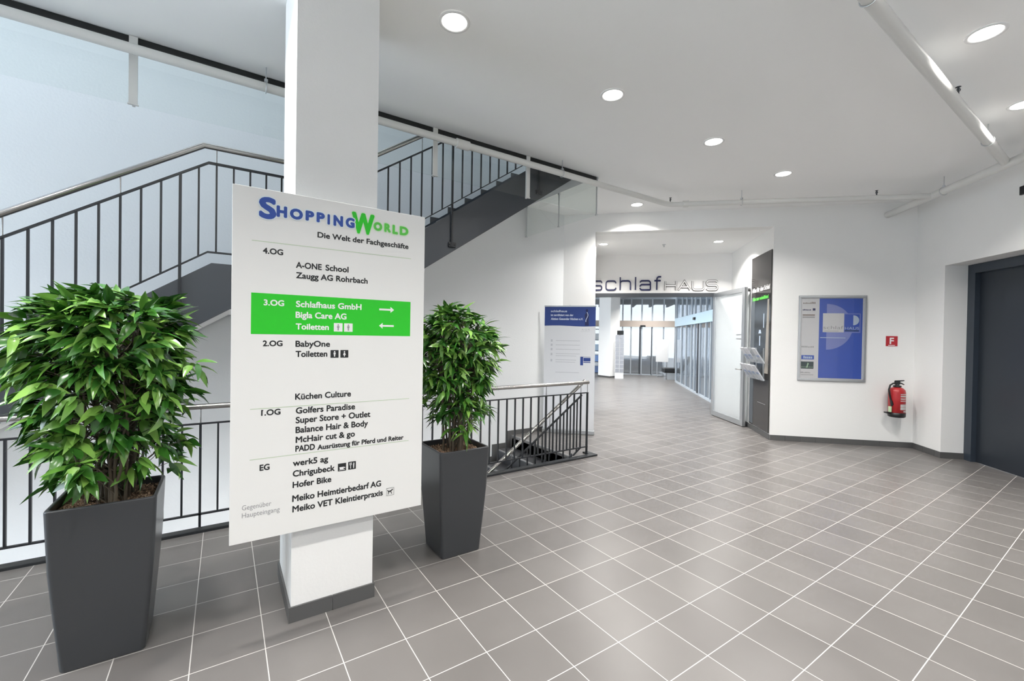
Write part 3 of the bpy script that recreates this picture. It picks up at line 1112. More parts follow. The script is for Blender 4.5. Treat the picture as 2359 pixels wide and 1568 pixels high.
def stair_rail(dz, label, lower=False):
    yr = YF - .012 if not lower else YF + .05
    if lower:
        dz -= .155
    t = thing('stair_railing', (1.0, yr, 2.0 + dz), label, 'railing')
    hr = [(-2.80, 2.995 - (2.80 - .142) * .672), (-.142, 2.995), (0.83, 3.003), (3.99 if lower else 3.70, 3.003 + ((3.99 if lower else 3.70) - .83) * .675)]
    tb = [(-2.78, 2.875 - (2.78 - .11) * .676), (-.11, 2.875), (0.87, 2.875), (3.94 if lower else 3.68, 2.875 + ((3.94 if lower else 3.68) - .87) * .678)]
    bb = [(-2.78, 2.175 - (2.78 - .114) * .685), (-.114, 2.175), (0.87, 2.175), (3.94 if lower else 3.68, 2.175 + ((3.94 if lower else 3.68) - .87) * .681)]
    MB().tube([(p[0], yr, p[1] + dz) for p in hr], 0.0225, 16).build('handrail', STEEL, t)

    def flatbar(pl, nm, h=.012):
        m_ = MB()
        for a, b in zip(pl[:-1], pl[1:]):
            m_.xprism([(a[0], a[1] + dz - h), (b[0], b[1] + dz - h), (b[0], b[1] + dz + .0), (a[0], a[1] + dz + .0)], yr - .012, yr + .012)
        m_.build(nm, RAIL_DARK, t)
    flatbar(tb, 'top_bar', .016)
    flatbar(bb, 'bottom_bar')

    def lin(pl, x):
        return float(np.interp(x, [p[0] for p in pl], [p[1] for p in pl]))
    k0 = 0
    n = 0
    bm0 = None
    for k in range(-22, 38):
        x = -0.286 + 0.1138 * k + (0.052 if lower else 0)
        if x < -2.7 or x > (3.9 if lower else 3.66):
            continue
        zt, zb = lin(tb, x), lin(bb, x)
        if k % 10 == 0:
            zlow = zb - (.46 if not lower else .3)
            vbar('post', x, yr, zlow + dz, zt - .008 + dz, .018, .022, RAIL_DARK, t)
            m_ = MB()
            m_.box(x - .035, x + .05, yr - .005, yr + .0125, zlow + .0 + dz, zlow + .05 + dz)
            for dx in (-.022, .037):
                m_.tube([(x + dx, yr - .005, zlow + .026 + dz), (x + dx, yr - .014, zlow + .026 + dz)], .008, 8)
            m_.build('fixing_plate', RAIL_DARK, t)
        elif k % 10 == 5:
            vbar('baluster', x, yr, zb - .006 + dz, zt - .008 + dz, .013, .016, RAIL_DARK, t)
        else:
            vbar('baluster', x, yr, zb - .006 + dz, zt - .008 + dz, .013, .016, RAIL_DARK, t)
        if k % 5 == 2:
            zh = lin(hr, x)
            MB().tube([(x, yr, zt + dz - .01), (x, yr, zh + dz - .018)], .004, 8).build('handrail_pin', STEEL, t)
    return t


staircase(0.0, 'steel stair with dark stringers and a landing rising behind the pillar')
stair_rail(0.0, 'dark baluster railing with stainless handrail climbing the upper stair')
staircase(-ST, 'dark stair flight going down inside the railed opening', True)
stair_rail(-ST, 'baluster railing with steel handrail descending inside the opening', True)

# ================================================================== GLASS SMOKE SCREEN UNDER THE CEILING EDGE
sm = thing('smoke_screen', (0.0, 4.05, 3.13), 'frameless glass smoke screen hanging from the dark ceiling rail around the stair opening', 'glass screen')
MB().box(-4.9, 3.955, 4.035, 4.085, 3.562, 3.609).build('ceiling_rail', RUBBER, sm, bevel=0.008)
px = [-0.545 + 1.14 * k for k in range(-3, 4)] + [3.98]
for a, b in zip(px[:-1], px[1:]):
    MB().box(a + .004, b - .004, 4.046, 4.054, 3.135, 3.56).build('glass_pane', GLASS, sm)
for x in px[:-1]:
    m_ = MB()
    m_.box(x - .024, x + .024, 4.024, 4.036, 3.13, 3.605)
    m_.box(x - .008, x + .008, 4.036, 4.07, 3.13, 3.60)
    m_.box(x - .03, x + .03, 4.02, 4.04, 3.128, 3.136)
    m_.build('bracket_post', PIPEW, sm)
for (a, b) in ((4.06, 4.80), (4.81, 5.59)):
    MB().box(3.976, 3.984, a + .004, b - .004, 3.125, 3.60).build('glass_pane', GLASS, sm)
for y in (4.05, 4.805, 5.595):
    m_ = MB()
    m_.box(3.974, 3.986, y - .007, y + .007, 3.125, 3.608)
    m_.box(3.968, 3.992, y - .013, y + .013, 3.120, 3.132)
    m_.box(3.968, 3.992, y - .013, y + .013, 3.585, 3.608)
    m_.build('clamp_rod', ALU, sm)

# ================================================================== SPRINKLER PIPES
def hanger(par, p, n, zc=ZC, r=.04):
    m_ = MB()
    m_.torus(p, n, r + .005, .0035, 20, 6)
    m_.tube([(p[0], p[1], p[2] + r), (p[0], p[1], zc)], .0045, 8)
    m_.box(p[0] - .012, p[0] + .012, p[1] - .012, p[1] + .012, p[2] + r + .002, p[2] + r + .024)
    m_.build('pipe_hanger', ALU, par)


def sprinkler(par, p, h=.06):
    m_ = MB()
    m_.tube([p, (p[0], p[1], p[2] + h)], .007, 8)
    m_.lathe(p[0], p[1], [(0.0, p[2] + h + .004), (.018, p[2] + h + .002), (.018, p[2] + h), (0, p[2] + h - .001)], 14)
    m_.torus((p[0], p[1], p[2] + h * .6), (1, 0, 0), .012, .003, 14, 6)
    m_.build('sprinkler_head', DARK, par)


ZP = 3.455
pa = thing('sprinkler_pipe', (1.0, 3.9, ZP), 'white sprinkler pipe running along the stair opening and bending along the entrance wall', 'pipe')
elb = sd(9.15, 1.39, ZP)
cn = np.array(elb)
path = [(-4.9, 3.9, ZP), (elb[0] - .12, 3.9, ZP)]
for q in np.linspace(0, 1, 6)[1:-1]:
    a = np.array((elb[0] - .12, 3.9, ZP)); b = np.array(sd(9.15, 1.39 + .2, ZP))
    c_ = np.array((elb[0], 3.9, ZP))
    path.append(tuple((1 - q) ** 2 * a + 2 * q * (1 - q) * c_ + q * q * b))
path += [sd(9.15, 1.59, ZP), sd(9.15, 5.86, ZP - .03)]
MB().tube(path, .034, 16).build('pipe_run', PIPEW, pa)
for x in (0.257, 3.27, -2.6):
    hanger(pa, (x, 3.9, ZP), (1, 0, 0), r=.038)
hanger(pa, sd(9.15, 2.7, ZP - .01), tuple(E1), r=.038)
sprinkler(pa, (elb[0] + .0, 3.89, ZP + .035))
sprinkler(pa, sd(9.15, 5.0, ZP + .01))
m_ = MB().tube([(1.9, 3.9, ZP), (2.04, 3.9, ZP)], .046, 16)
m_.build('pipe_coupling', PIPEW, pa)
m_ = MB().tube([sd(9.15, 1.62, ZP), sd(9.15, 1.72, ZP)], .046, 16)
m_.build('pipe_coupling', PIPEW, pa)

pb = thing('sprinkler_pipe', sd(6.0, 5.89, 3.43), 'white sprinkler pipe fixed along the top of the lift wall', 'pipe')
MB().tube([sd(SA - .002, 5.89, 3.43), sd(-1.0, 5.89, 3.43)], .045, 16).build('pipe_run', PIPEW, pb)
for S in (8.9, 6.6, 4.2):
    hanger(pb, sd(S, 5.89, 3.43), tuple(E2), r=.045)

pc = thing('sprinkler_pipe', (3.5, 0.93, 3.45), 'long white ceiling pipe running from the lift wall towards the camera', 'pipe')
MB().tube([(-3.5, 0.92, 3.45), (6.78, 0.92, 3.45)], .04, 16).build('pipe_run', PIPEW, pc)
for x in (2.95, 5.95, 0.2):
    hanger(pc, (x, 0.92, 3.45), (1, 0, 0))
sprinkler(pc, (4.75, 0.90, 3.485))

# ceiling sprinkler in the entrance
sp = thing('ceiling_sprinkler', (6.84, 5.17, 3.31), 'small sprinkler head in the lower ceiling of the shop entrance', 'sprinkler')
m_ = MB().lathe(6.84, 5.17, [(.035, 3.309), (.03, 3.300), (.012, 3.296), (.010, 3.27)], 16)
m_.build('base_plate', ALU, sp)
m_ = MB().lathe(6.84, 5.17, [(0, 3.262), (.02, 3.264), (.02, 3.267), (0, 3.269)], 16)
m_.tube([(6.84, 5.17, 3.275), (6.84, 5.17, 3.264)], .006, 8)
m_.build('deflector', ALU, sp)

# ================================================================== SHOP ENTRANCE: LETTERS
SL = 13.388
OL = np.array(sd(SL, 0, 0))


def stroke(m_, lines, w, o, x0, sx, z0, sz, closed=False):
    """ribbon along polylines given in glyph units"""
    for ln in lines:
        P = np.array([(x0 + p[0] * sx, z0 + p[1] * sz) for p in ln], float)
        n = len(P)
        L_, R_ = [], []
        for i in range(n):
            t0 = P[i] - P[i - 1] if i else P[1] - P[0]
            t1 = P[i + 1] - P[i] if i < n - 1 else P[i] - P[i - 1]
            t0 = t0 / np.linalg.norm(t0); t1 = t1 / np.linalg.norm(t1)
            t = t0 + t1
            t = t / max(1e-6, np.linalg.norm(t))
            nn = np.array((-t[1], t[0]))
            k = 1 / max(.5, float(np.dot(nn, np.array((-t0[1], t0[0])))))
            L_.append(P[i] + nn * w / 2 * k)
            R_.append(P[i] - nn * w / 2 * k)
        v = []
        for d in (0.0, -0.012):
            for a in L_ + R_:
                v.append(o + E1 * a[0] / R2 + EZ * a[1] + E2 * d)
        f = []
        for i in range(n - 1):
            f.append((2 * n + i, 2 * n + i + 1, 3 * n + i + 1, 3 * n + i))
            f.append((i, i + 1, 2 * n + i + 1, 2 * n + i))
            f.append((n + i + 1, n + i, 3 * n + i, 3 * n + i + 1))
        f += [(0, n, 3 * n, 2 * n), (n - 1, 3 * n - 1, 4 * n - 1, 2 * n - 1)]
        m_.add(v, f)


def arc(cx, cy, rx, ry, a0, a1, n=7):
    return [(cx + rx * math.cos(math.radians(a0 + (a1 - a0) * i / n)), cy + ry * math.sin(math.radians(a0 + (a1 - a0) * i / n))) for i in range(n + 1)]


q = .26   # corner radius in x units, .3 in z
G = {
    's': [arc(.80, .78, .2, .22, 0, 90) + arc(.22, .76, .22, .24, 90, 180) + arc(.22, .74, .22, .24, 180, 270) + arc(.78, .26, .22, .24, 90, 0) + arc(.78, .24, .22, .24, 0, -90) + arc(.2, .22, .2, .22, -90, -180)],
    'c': [arc(.74, .74, .26, .26, 0, 90) + arc(.26, .74, .26, .26, 90, 180) + arc(.26, .26, .26, .26, 180, 270) + arc(.74, .26, .26, .26, -90, 0)],
    'h': [[(0, 0), (0, 1.42)], [(0, .72)] + arc(.28, .74, .28, .26, 180, 90) + arc(.74, .74, .26, .26, 90, 0) + [(1, 0)]],
    'l': [[(.5, 0), (.5, 1.42)]],
    'a': [arc(.2, .8, .17, .2, 180, 90) + arc(.74, .74, .26, .26, 90, 0) + [(1, 0)], [(1, .0)] + arc(.2, .29, .2, .29, 270, 180) + arc(.2, .29, .2, .29, 180, 90) + [(1, .58)]],
    'f': [[(.38, 0), (.38, 1.1)] + arc(.68, 1.14, .3, .28, 180, 90) + [(1, 1.42)], [(0, 1.0), (.95, 1.0)]],
    'H': [[(0, 0), (0, 1)], [(1, 0), (1, 1)], [(0, .5), (1, .5)]],
    'A': [[(0, 0), (.5, 1), (1, 0)], [(.22, .33), (.78, .33)]],
    'U': [[(0, 1)] + arc(.26, .26, .26, .26, 180, 270) + arc(.74, .26, .26, .26, 270, 360) + [(1, 1)]],
    'S': [arc(.78, .76, .22, .24, 20, 90) + arc(.22, .76, .22, .24, 90, 180) + arc(.22, .74, .22, .24, 180, 270) + arc(.78, .26, .22, .24, 90, 0) + arc(.78, .24, .22, .24, 0, -90) + arc(.22, .24, .22, .24, -90, -160)],
}
sl = thing('shop_lettering', sd(SL, 1.6, 2.55), 'large blue and outlined shop name letters on the white fascia', 'lettering')
for ch, a, b in (('s', -0.202, 0.108), ('c', .186, .524), ('h', .6, .948), ('l', 1.035, 1.105), ('a', 1.174, 1.522), ('f', 1.584, 1.822)):
    m_ = MB()
    stroke(m_, G[ch], .034, OL, a + .017 * R2, b - a - .034 * R2, 2.568, .192)
    m_.build('letter', NAVY, sl)
for ch, a, b in (('H', 1.89, 2.248), ('A', 2.266, 2.638), ('U', 2.65, 3.012), ('S', 3.036, 3.376)):
    m_ = MB()
    stroke(m_, G[ch], .046, OL, a + .018 * R2, b - a - .036 * R2, 2.564, .182)
    oo = m_.build('letter', OUTL, sl)
    m_ = MB()
    stroke(m_, G[ch], .026, OL - E2 * .004, a + .018 * R2, b - a - .036 * R2, 2.564, .182)
    m_.build('letter_face', FACIA, oo)

# dark rail under the fascia
mb = MB()
sdbox(mb, 13.38, 13.52, -0.1, 3.30, 2.42, 2.50)
struct('trim_2', mb, DARK)
# fixed jamb right of the door
mb = MB()
sdbox(mb, 13.40, 13.48, 3.30, 3.36, 0.0, 2.50)
struct('trim_3', mb, TUBEGREY)
mb = MB()
sdbox(mb, 13.42, 13.46, 3.36, 3.74, 0.0, 2.50)
struct('wall_jamb', mb, FACIA)

# ---- open glass door leaf
hinge = np.array((8.36, 5.07, 0))
tip = np.array((7.70, 4.07, 0))
dl = tip - hinge
LW = float(np.linalg.norm(dl))
dx = dl / LW
dn = np.array((-dx[1], dx[0], 0))     # leaf normal
door = thing('door_1', tuple(hinge), 'open glass door leaf with silver frame hinged at the shop entrance', 'door')
door['kind'] = 'structure'
m_ = MB()
HD = 2.49
m_.obox(hinge, dx, dn, EZ, 0, .085, -.03, .03, .012, HD)
m_.obox(hinge, dx, dn, EZ, LW - .085, LW, -.03, .03, .012, HD)
m_.obox(hinge, dx, dn, EZ, .085, LW - .085, -.03, .03, .012, .11)
m_.obox(hinge, dx, dn, EZ, .085, LW - .085, -.03, .03, HD - .085, HD)
m_.build('frame', ALU, door, bevel=.003)
m_ = MB().obox(hinge, dx, dn, EZ, .08, LW - .08, -.006, .006, .1, HD - .08)
m_.build('pane', DOORGLASS, door)
m_ = MB()
for sgn in (-1, 1):
    p0 = hinge + dx * (LW - .045) + EZ * 1.02
    m_.tube([p0 + dn * sgn * .03, p0 + dn * sgn * .075, p0 + dn * sgn * .075 - dx * .13], .010, 10)
m_.build('handle', STEEL, door)
m_ = MB()
for (z0, z1) in ((1.56, 1.572), (1.635, 1.647)):
    m_.obox(hinge, dx, dn, EZ, LW - .30, LW - .12, .0065, .008, z0, z1)
    m_.obox(hinge, dx, dn, EZ, LW - .30, LW - .12, -.008, -.0065, z0, z1)
m_.build('sticker', mat('sticker_grey', sr(92, 92, 96), .5), door)
m_ = MB()
p0 = hinge + dx * (LW - .03) + EZ * (HD - .05)
m_.tube([p0 + dn * .03, p0 + dn * .10], .03, 12)
m_.build('door_stop', BLACK, door)

# ---- dark display panel on the passage wall
OPn = np.array(sd(0, 3.74, 0))
pn = thing('advertising_board', sd(11.0, 3.72, 0.1), 'tall glossy dark advertising panel beside the open glass door', 'panel')
m_ = MB()
sdbox(m_, 10.43, 11.66, 3.712, 3.7275, 0.10, 2.965)
m_.build('panel_board', PANEL, pn)
AXP = -E2            # reading direction on this wall
OP2 = np.array(sd(0, 3.7105, 0)); OP3 = np.array(sd(0, 3.7095, 0)); OP4 = np.array(sd(0, 3.7085, 0))


def su(S):
    return -S / R2


m_ = MB()
rect(m_, OP2, AXP, EZ, su(11.40), su(10.50), 1.02, 2.20)
im = m_.build('printed_photo', PHOTO, pn)
m_ = MB()
flat(m_, OP3, AXP, EZ, [(su(10.72), 1.02), (su(10.50), 1.02), (su(10.50), 2.2), (su(10.60), 2.2)])
m_.build('printed_curtain', CURTAIN, im)
m_ = MB()
rect(m_, OP3, AXP, EZ, su(11.06), su(11.0), 1.46, 1.62)
rect(m_, OP3, AXP, EZ, su(10.83), su(10.78), 1.75, 1.98)
flat(m_, OP3, AXP, EZ, [(su(11.12), 1.66), (su(10.94), 1.66), (su(10.98), 1.72), (su(11.08), 1.72)])
m_.build('printed_lamp', POSTERM, im)
m_ = MB()
rect(m_, OP2, AXP, EZ, su(11.66), su(11.40), 0.12, 2.28)
m_.build('grey_stripe', GREYINK if False else mat('panel_grey', sr(84, 90, 96), 0.15), pn)
m_ = MB()
text_on(m_, 'Alles für den Schlaf', OP3, AXP, EZ, su(11.60), su(10.47), 2.36, .075, strike=.004)
m_.build('lettering', WHITEINK, pn)
m_ = MB()
text_on(m_, 'Alles zum wohnfühlen!', OP4, AXP, EZ, su(11.55), su(10.55), 2.215, .062, strike=.005)
m_.build('lettering', GREEN2, pn)
m_ = MB()
rect(m_, OP2, AXP, EZ, su(11.1), su(10.62), 0.52, 0.528)
m_.build('fine_print', GREYINK, pn)

# ---- brochure rack on the panel
rk = thing('brochure_rack', sd(10.95, 3.6, 0.93), 'clear acrylic brochure rack fixed to the glossy dark panel', 'rack')
m_ = MB()
for S in (10.75, 11.2):
    sdbox(m_, S - .015, S + .015, 3.695, 3.711, 0.92, 1.42)
m_.build('wall_bar', ALU, rk)
rows_txt = ('upper', 'lower')
cols_txt = ('leftmost', 'second from the left', 'second from the right', 'rightmost')
for ri, zb in enumerate((1.19, 0.92)):
    for ci in range(4):
        S = 11.52 - ci * .27
        o_ = np.array(sd(S, 3.69 - .04, zb))
        ax_ = -E2
        up = EZ * math.cos(.55) - (-E1) * 0 + (-E1) * (-math.sin(.55)) * -1.0
        up = up / np.linalg.norm(up)
        fw = np.cross(ax_, up)
        m_ = MB()
        m_.obox(o_, ax_, fw, up, 0, .17, .0, .003, 0, .28)
        m_.obox(o_, ax_, fw, up, 0, .17, .026, .029, 0, .13)
        m_.obox(o_, ax_, fw, up, 0, .17, .003, .026, 0, .003)
        m_.obox(o_, ax_, fw, up, 0, .003, .003, .026, 0, .13)
        m_.obox(o_, ax_, fw, up, .167, .17, .003, .026, 0, .13)
        m_.build('pocket', CLEARP, rk)
        if (ri, ci) in ((0, 2),):
            continue
        m_ = MB()
        m_.obox(o_, ax_, fw, up, .008, .162, .006, .018, .004, .275)
        m_.cur = 1
        m_.obox(o_, ax_, fw, up, .02, .15, .0181, .0186, .05 + .02 * ci, .15)
        b_ = m_.build('brochure', [PAPER, PAPERB])
        tag(b_, 'pale folded brochure in the %s row of the rack, %s' % (rows_txt[ri], cols_txt[ci]), 'brochure', 'brochures in the wall rack')

# ================================================================== OBLIQUE WALL: POSTER, FIRE SIGN, EXTINGUISHER
def wu(D):
    return D / R2


def wallO(off):
    return np.array(sd(SA, 0, 0)) - E2 * off


pf = thing('poster_frame', sd(SA - .015, 4.9, 0.95), 'silver framed blue advertising poster on the white wall', 'poster')
u0, u1, z0, z1 = wu(4.255), wu(5.545), 0.947, 2.240
fw_ = .034
WO = np.array(sd(SA, 0, 0))
m_ = MB()
for (a, b, c_, d) in ((u0, u1, z0, z0 + fw_), (u0, u1, z1 - fw_, z1), (u0, u0 + fw_, z0 + fw_, z1 - fw_), (u1 - fw_, u1, z0 + fw_, z1 - fw_)):
    m_.obox(WO, E1, -E2, EZ, a, b, .0005, .024, c_, d)
m_.build('frame', ALU, pf, bevel=.004)
PO = [wallO(.0086 + .0007 * i) for i in range(5)]


def fu(t):
    return u0 + (u1 - u0) * t


def fz(t):
    return z1 - (z1 - z0) * t


m_ = MB()
m_.obox(WO, E1, -E2, EZ, u0 + .02, u1 - .02, .001, .008, z0 + .02, z1 - .02)
ps = m_.build('poster_sheet', POSTERG, pf)


def prect(nm, a, b, c_, d, m, lay=0):
    q_ = MB()
    rect(q_, PO[lay], E1, EZ, fu(a), fu(b), fz(d), fz(c_))
    return q_.build(nm, m, ps)


prect('blue_field', .31, .945, .033, .967, POSTERB)


def halfmoon(nm, cx, cy, rx, ry, m, lay):
    q_ = MB()
    flat(q_, PO[lay], E1, EZ, [(fu(cx + rx * math.cos(a)), fz(cy - ry * math.sin(a))) for a in np.linspace(-math.pi / 2, math.pi / 2, 25)])
    return q_.build(nm, m, ps)


halfmoon('large_half_moon', .42, .365, .385, .268, POSTERL, 1)
prect('lavender_border', .675, .915, .208, .432, POSTERL, 2)
prect('white_square', .364, .675, .207, .428, POSTERG, 3)
prect('blue_square', .684, .903, .217, .421, POSTERB, 3)
halfmoon('small_half_moon', .809, .287, .085, .058, POSTERM, 4)
for s_, a, b, zb_, ht, m in (('schlaf', .372, .668, .392, .038, GREYINK), ('HAUS', .69, .898, .395, .03, POSTERM)):
    q_ = MB()
    cap = ht * (z1 - z0)
    text_on(q_, s_, PO[4], E1, EZ, fu(a), fu(b), fz(zb_), cap)
    q_.build('lettering', m, ps)
prect('small_print', .38, .60, .412, .417, GREYINK, 4)
prect('small_print', .69, .89, .404, .414, POSTERK, 4)
prect('small_print', .33, .70, .489, .497, POSTERM, 4)
BR = mat('logo_brown', sr(128, 116, 108), .5)
# column of small trade marks, too small to read
rr_ = random.Random(4)


def marks(a, b, c_, d, m, n=9):
    q_ = MB()
    w_ = (b - a) / n
    for i in range(n):
        h_ = (d - c_) * rr_.uniform(.45, 1.0)
        rect(q_, PO[1], E1, EZ, fu(a + w_ * i), fu(a + w_ * (i + .72)), fz(d), fz(d - h_))
    q_.build('trade_mark', m, ps)


marks(.065, .255, .074, .096, BR)
marks(.06, .19, .153, .175, NAVY, 6)
prect('trade_mark', .21, .25, .150, .176, NAVY, 1)
prect('trade_mark', .06, .245, .222, .236, BR, 1)
prect('trade_mark', .06, .245, .246, .262, GREYINK, 1)
marks(.055, .245, .592, .612, GREYINK, 8)
prect('trade_mark', .055, .245, .703, .752, POSTERB, 1)
q_ = MB()
for i in range(5):
    rect(q_, PO[2], E1, EZ, fu(.085 + .028 * i), fu(.107 + .028 * i), fz(.742), fz(.718 - .006 * (i == 0)))
q_.build('trade_mark', POSTERM, ps)
prect('trade_mark', .05, .24, .778, .862, POSTERK, 1)
q_ = MB()
flat(q_, PO[2], E1, EZ, [(fu(.13), fz(.85)), (fu(.145), fz(.85)), (fu(.17), fz(.80)), (fu(.15), fz(.79))])
for i in range(6):
    rect(q_, PO[2], E1, EZ, fu(.06 + .03 * i), fu(.075 + .03 * i), fz(.848), fz(.838))
q_.build('trade_mark', mat('logo_pale_green', sr(150, 176, 150), .5), ps)
marks(.05, .2, .898, .915, GREYINK, 7)
prect('trade_mark', .05, .24, .931, .937, GREYINK, 1)
q_ = MB().obox(WO, E1, -E2, EZ, u0 + fw_, u1 - fw_, .0135, .0150, z0 + fw_, z1 - fw_)
q_.build('cover_glass', PGLASS, pf)

fs = thing('fire_sign', sd(SA - .004, 6.02, 1.49), 'small red square sign with white letter F on the wall', 'sign')
m_ = MB().obox(WO, E1, -E2, EZ, wu(5.915), wu(6.128), .0005, .004, 1.491, 1.640)
m_.cur = 1
m_.obox(WO, E1, -E2, EZ, wu(5.908), wu(6.135), .0003, .002, 1.486, 1.645)
m_.build('sign_plate', [REDSIGN, WHITEINK], fs)
m_ = MB()
text_on(m_, 'F', wallO(.0048), E1, EZ, wu(5.983), wu(6.06), 1.522, .095, strike=.0035)
rect(m_, wallO(.0048), E1, EZ, wu(5.96), wu(6.08), 1.499, 1.508)
m_.build('lettering', WHITEINK, fs)

# fire extinguisher
ec = np.array(sd(SA - .21, 6.02, 0))
ex = thing('fire_extinguisher', (ec[0], ec[1], 0.474), 'red fire extinguisher with black hose hanging below the red F sign', 'fire extinguisher')
rb = .098
m_ = MB().lathe(ec[0], ec[1], [(0, .52), (rb - .02, .52), (rb, .535), (rb, .825), (rb * .93, .862), (rb * .72, .886), (rb * .42, .90), (.03, .905), (.03, .915)], 36)
m_.build('cylinder', RED, ex)
m_ = MB().lathe(ec[0], ec[1], [(0, .470), (rb - .012, .470), (rb + .003, .482), (rb + .004, .538), (rb - .004, .54)], 36)
fdir = -E1
m_.obox((ec[0], ec[1], 0), E1, E2, EZ, -rb - .045, -rb + .03, -.035, .035, .520, .538)
m_.build('base_ring', BLACK, ex)
m_ = MB().lathe(ec[0], ec[1], [(.046, .905), (.05, .912), (.046, .925), (.028, .93), (.022, .935), (.022, .965), (.026, .975), (0, .978)], 24)
m_.obox((ec[0], ec[1], 0), E1, E2, EZ, -.03, .028, -.016, .016, .94, .985)
m_.build('valve', BLACK, ex)
m_ = MB()
c3 = np.array((ec[0], ec[1], 0))


def ep(u, z, d=0.0):
    return c3 + E1 * u + E2 * d + EZ * z


m_.tube([ep(-.03, .988), ep(.03, .992), ep(.085, .999)], [.010, .010, .007], 8)
m_.tube([ep(.01, .965), ep(.05, .958), ep(.085, .94)], [.010, .010, .007], 8)
m_.build('lever', BLACK, ex)
m_ = MB()
m_.tube([ep(-.02, .955, -.01), ep(-.06, .957, -.02), ep(-.105, .93, -.03), ep(-.125, .87, -.04), ep(-.118, .80, -.04), ep(-.105, .74, -.04), ep(-.095, .70, -.04)], .011, 10)
m_.build('hose', RUBBER, ex)
m_ = MB()
m_.tube([ep(-.095, .71, -.04), ep(-.085, .66, -.045), ep(-.09, .63, -.045)], [.015, .020, .012], 10)
m_.build('nozzle', BLACK, ex)
m_ = MB()
m_.obox(c3, E1, E2, EZ, -.118, -.098, -.06, -.02, .545, .625)
m_.build('tag', LEMON, ex)
# label wrapped on the front right
m_ = MB()


def patch(m_, a0, a1, za, zb, r):
    n = 8
    v = []
    for i in range(n + 1):
        a = math.radians(a0 + (a1 - a0) * i / n)
        v.append((ec[0] + r * math.cos(a), ec[1] + r * math.sin(a), za))
    for i in range(n + 1):
        a = math.radians(a0 + (a1 - a0) * i / n)
        v.append((ec[0] + r * math.cos(a), ec[1] + r * math.sin(a), zb))
    m_.add(v, [(i, i + 1, n + 2 + i, n + 1 + i) for i in range(n)], True)


for za, zb in ((.800, .812), (.768, .788), (.735, .75), (.706, .718), (.625, .665), (.585, .622)):
    patch(m_, -142, -86, za, zb, rb + .0008)
patch(m_, -118, -86, .552, .572, rb + .0008)
m_.build('printed_label', mat('label_grey', sr(190, 188, 186), .4), ex)
m_ = MB()
m_.obox(c3, E1, E2, EZ, -.03, .03, rb - .004, .2092, .60, .86)
m_.build('wall_bracket', BLACK, ex)

# ================================================================== ROLL-UP BANNER
SB = 9.88
BO = np.array(sd(SB, 0, 0))
bn = thing('rollup_banner', sd(SB, -.64, 0), 'white roll-up banner with dark blue header standing behind the stair railing', 'banner')
b0_, b1_ = wu(-1.21), wu(-.06)
m_ = MB()
m_.obox(BO, E1, -E2, EZ, b0_, b1_, -.002, .0, .06, 2.04)
m_.build('banner_sheet', BANNERW, bn)
m_ = MB()
m_.obox(BO, E1, -E2, EZ, b0_ - .01, b1_ + .01, -.06, .05, .0, .07)
m_.build('cassette', ALU, bn, bevel=.01)
m_ = MB()
m_.obox(BO, E1, -E2, EZ, b0_ - .005, b1_ + .008, -.014, .008, 2.035, 2.056)
m_.tube([BO + E1 * (b0_ + b1_) / 2 + E2 * .02 + EZ * .06, BO + E1 * (b0_ + b1_) / 2 + E2 * .02 + EZ * 2.065], .008, 8)
m_.build('top_rail', ALU, bn)
BL = [np.array(sd(SB, 0, 0)) - E2 * (.0006 + .0006 * i) for i in range(3)]
m_ = MB()
wv = [(b0_ + (b1_ - b0_) * i / 12, 1.727 + .006 * math.sin(i / 12 * 2 * math.pi)) for i in range(13)]
flat(m_, BL[0], E1, EZ, wv + [(b1_, 2.036), (b0_, 2.036)])
m_.build('blue_header', BANNERB, bn)
for s_, a, b, zb_, cp in (('schlafhaus', -1.072, -.70, 1.948, .034), ('ist zertifiziert von der', -1.07, -.556, 1.885, .034), ('Aktion Gesunder Rücken e.V.', -1.068, -.335, 1.822, .036)):
    m_ = MB()
    text_on(m_, s_, BL[1], E1, EZ, wu(a), wu(b), zb_, cp, strike=.002)
    m_.build('lettering', mat('banner_pale_text', sr(200, 208, 226), .5), bn)
# slim human silhouette with a white spine curve
m_ = MB()
cu = wu(-.255)
flat(m_, BL[1], E1, EZ, [(cu + .018 * math.cos(a), 1.975 + .024 * math.sin(a)) for a in np.linspace(0, 2 * math.pi, 12, endpoint=False)])
m_.add([BL[1] + E1 * (cu + p[0]) + EZ * p[1] for p in [(-.012, 1.95), (.012, 1.95), (.034, 1.90), (-.034, 1.90), (.026, 1.83), (-.024, 1.83), (.034, 1.735), (-.03, 1.735)]],
       [(3, 2, 1, 0), (5, 4, 2, 3), (7, 6, 4, 5)])
m_.build('figure', mat('banner_figure', sr(24, 34, 84), .5), bn)
m_ = MB()
sp_ = [(cu + .016 * math.sin(i / 9 * 5.2), 1.95 - .155 * i / 9) for i in range(10)]
for a, b in zip(sp_[:-1], sp_[1:]):
    flat(m_, BL[2], E1, EZ, [(a[0] - .005, a[1]), (b[0] - .005, b[1]), (b[0] + .006, b[1]), (a[0] + .006, a[1])])
m_.build('spine_curve', mat('banner_pale_text', (1, 1, 1)), bn)
m_ = MB()
text_on(m_, 'AGR', BL[0], E1, EZ, wu(-.37), wu(-.18), 1.655, .03, bold=.0, spacing=1.3)
rect(m_, BL[0], E1, EZ, wu(-.39), wu(-.19), 1.638, 1.641)
m_.build('lettering', BANNERT, bn)
m_ = MB()
for z_, b in ((1.49, -.40), (1.42, -.40), (1.35, -.39), (1.28, -.40), (1.245, -.48), (1.18, -.48), (1.145, -.50), (.98, -.41)):
    rect(m_, BL[0], E1, EZ, wu(-.945), wu(b), z_ - .004, z_ + .004)
m_.build('text_line', BANNERT, bn)
m_ = MB()
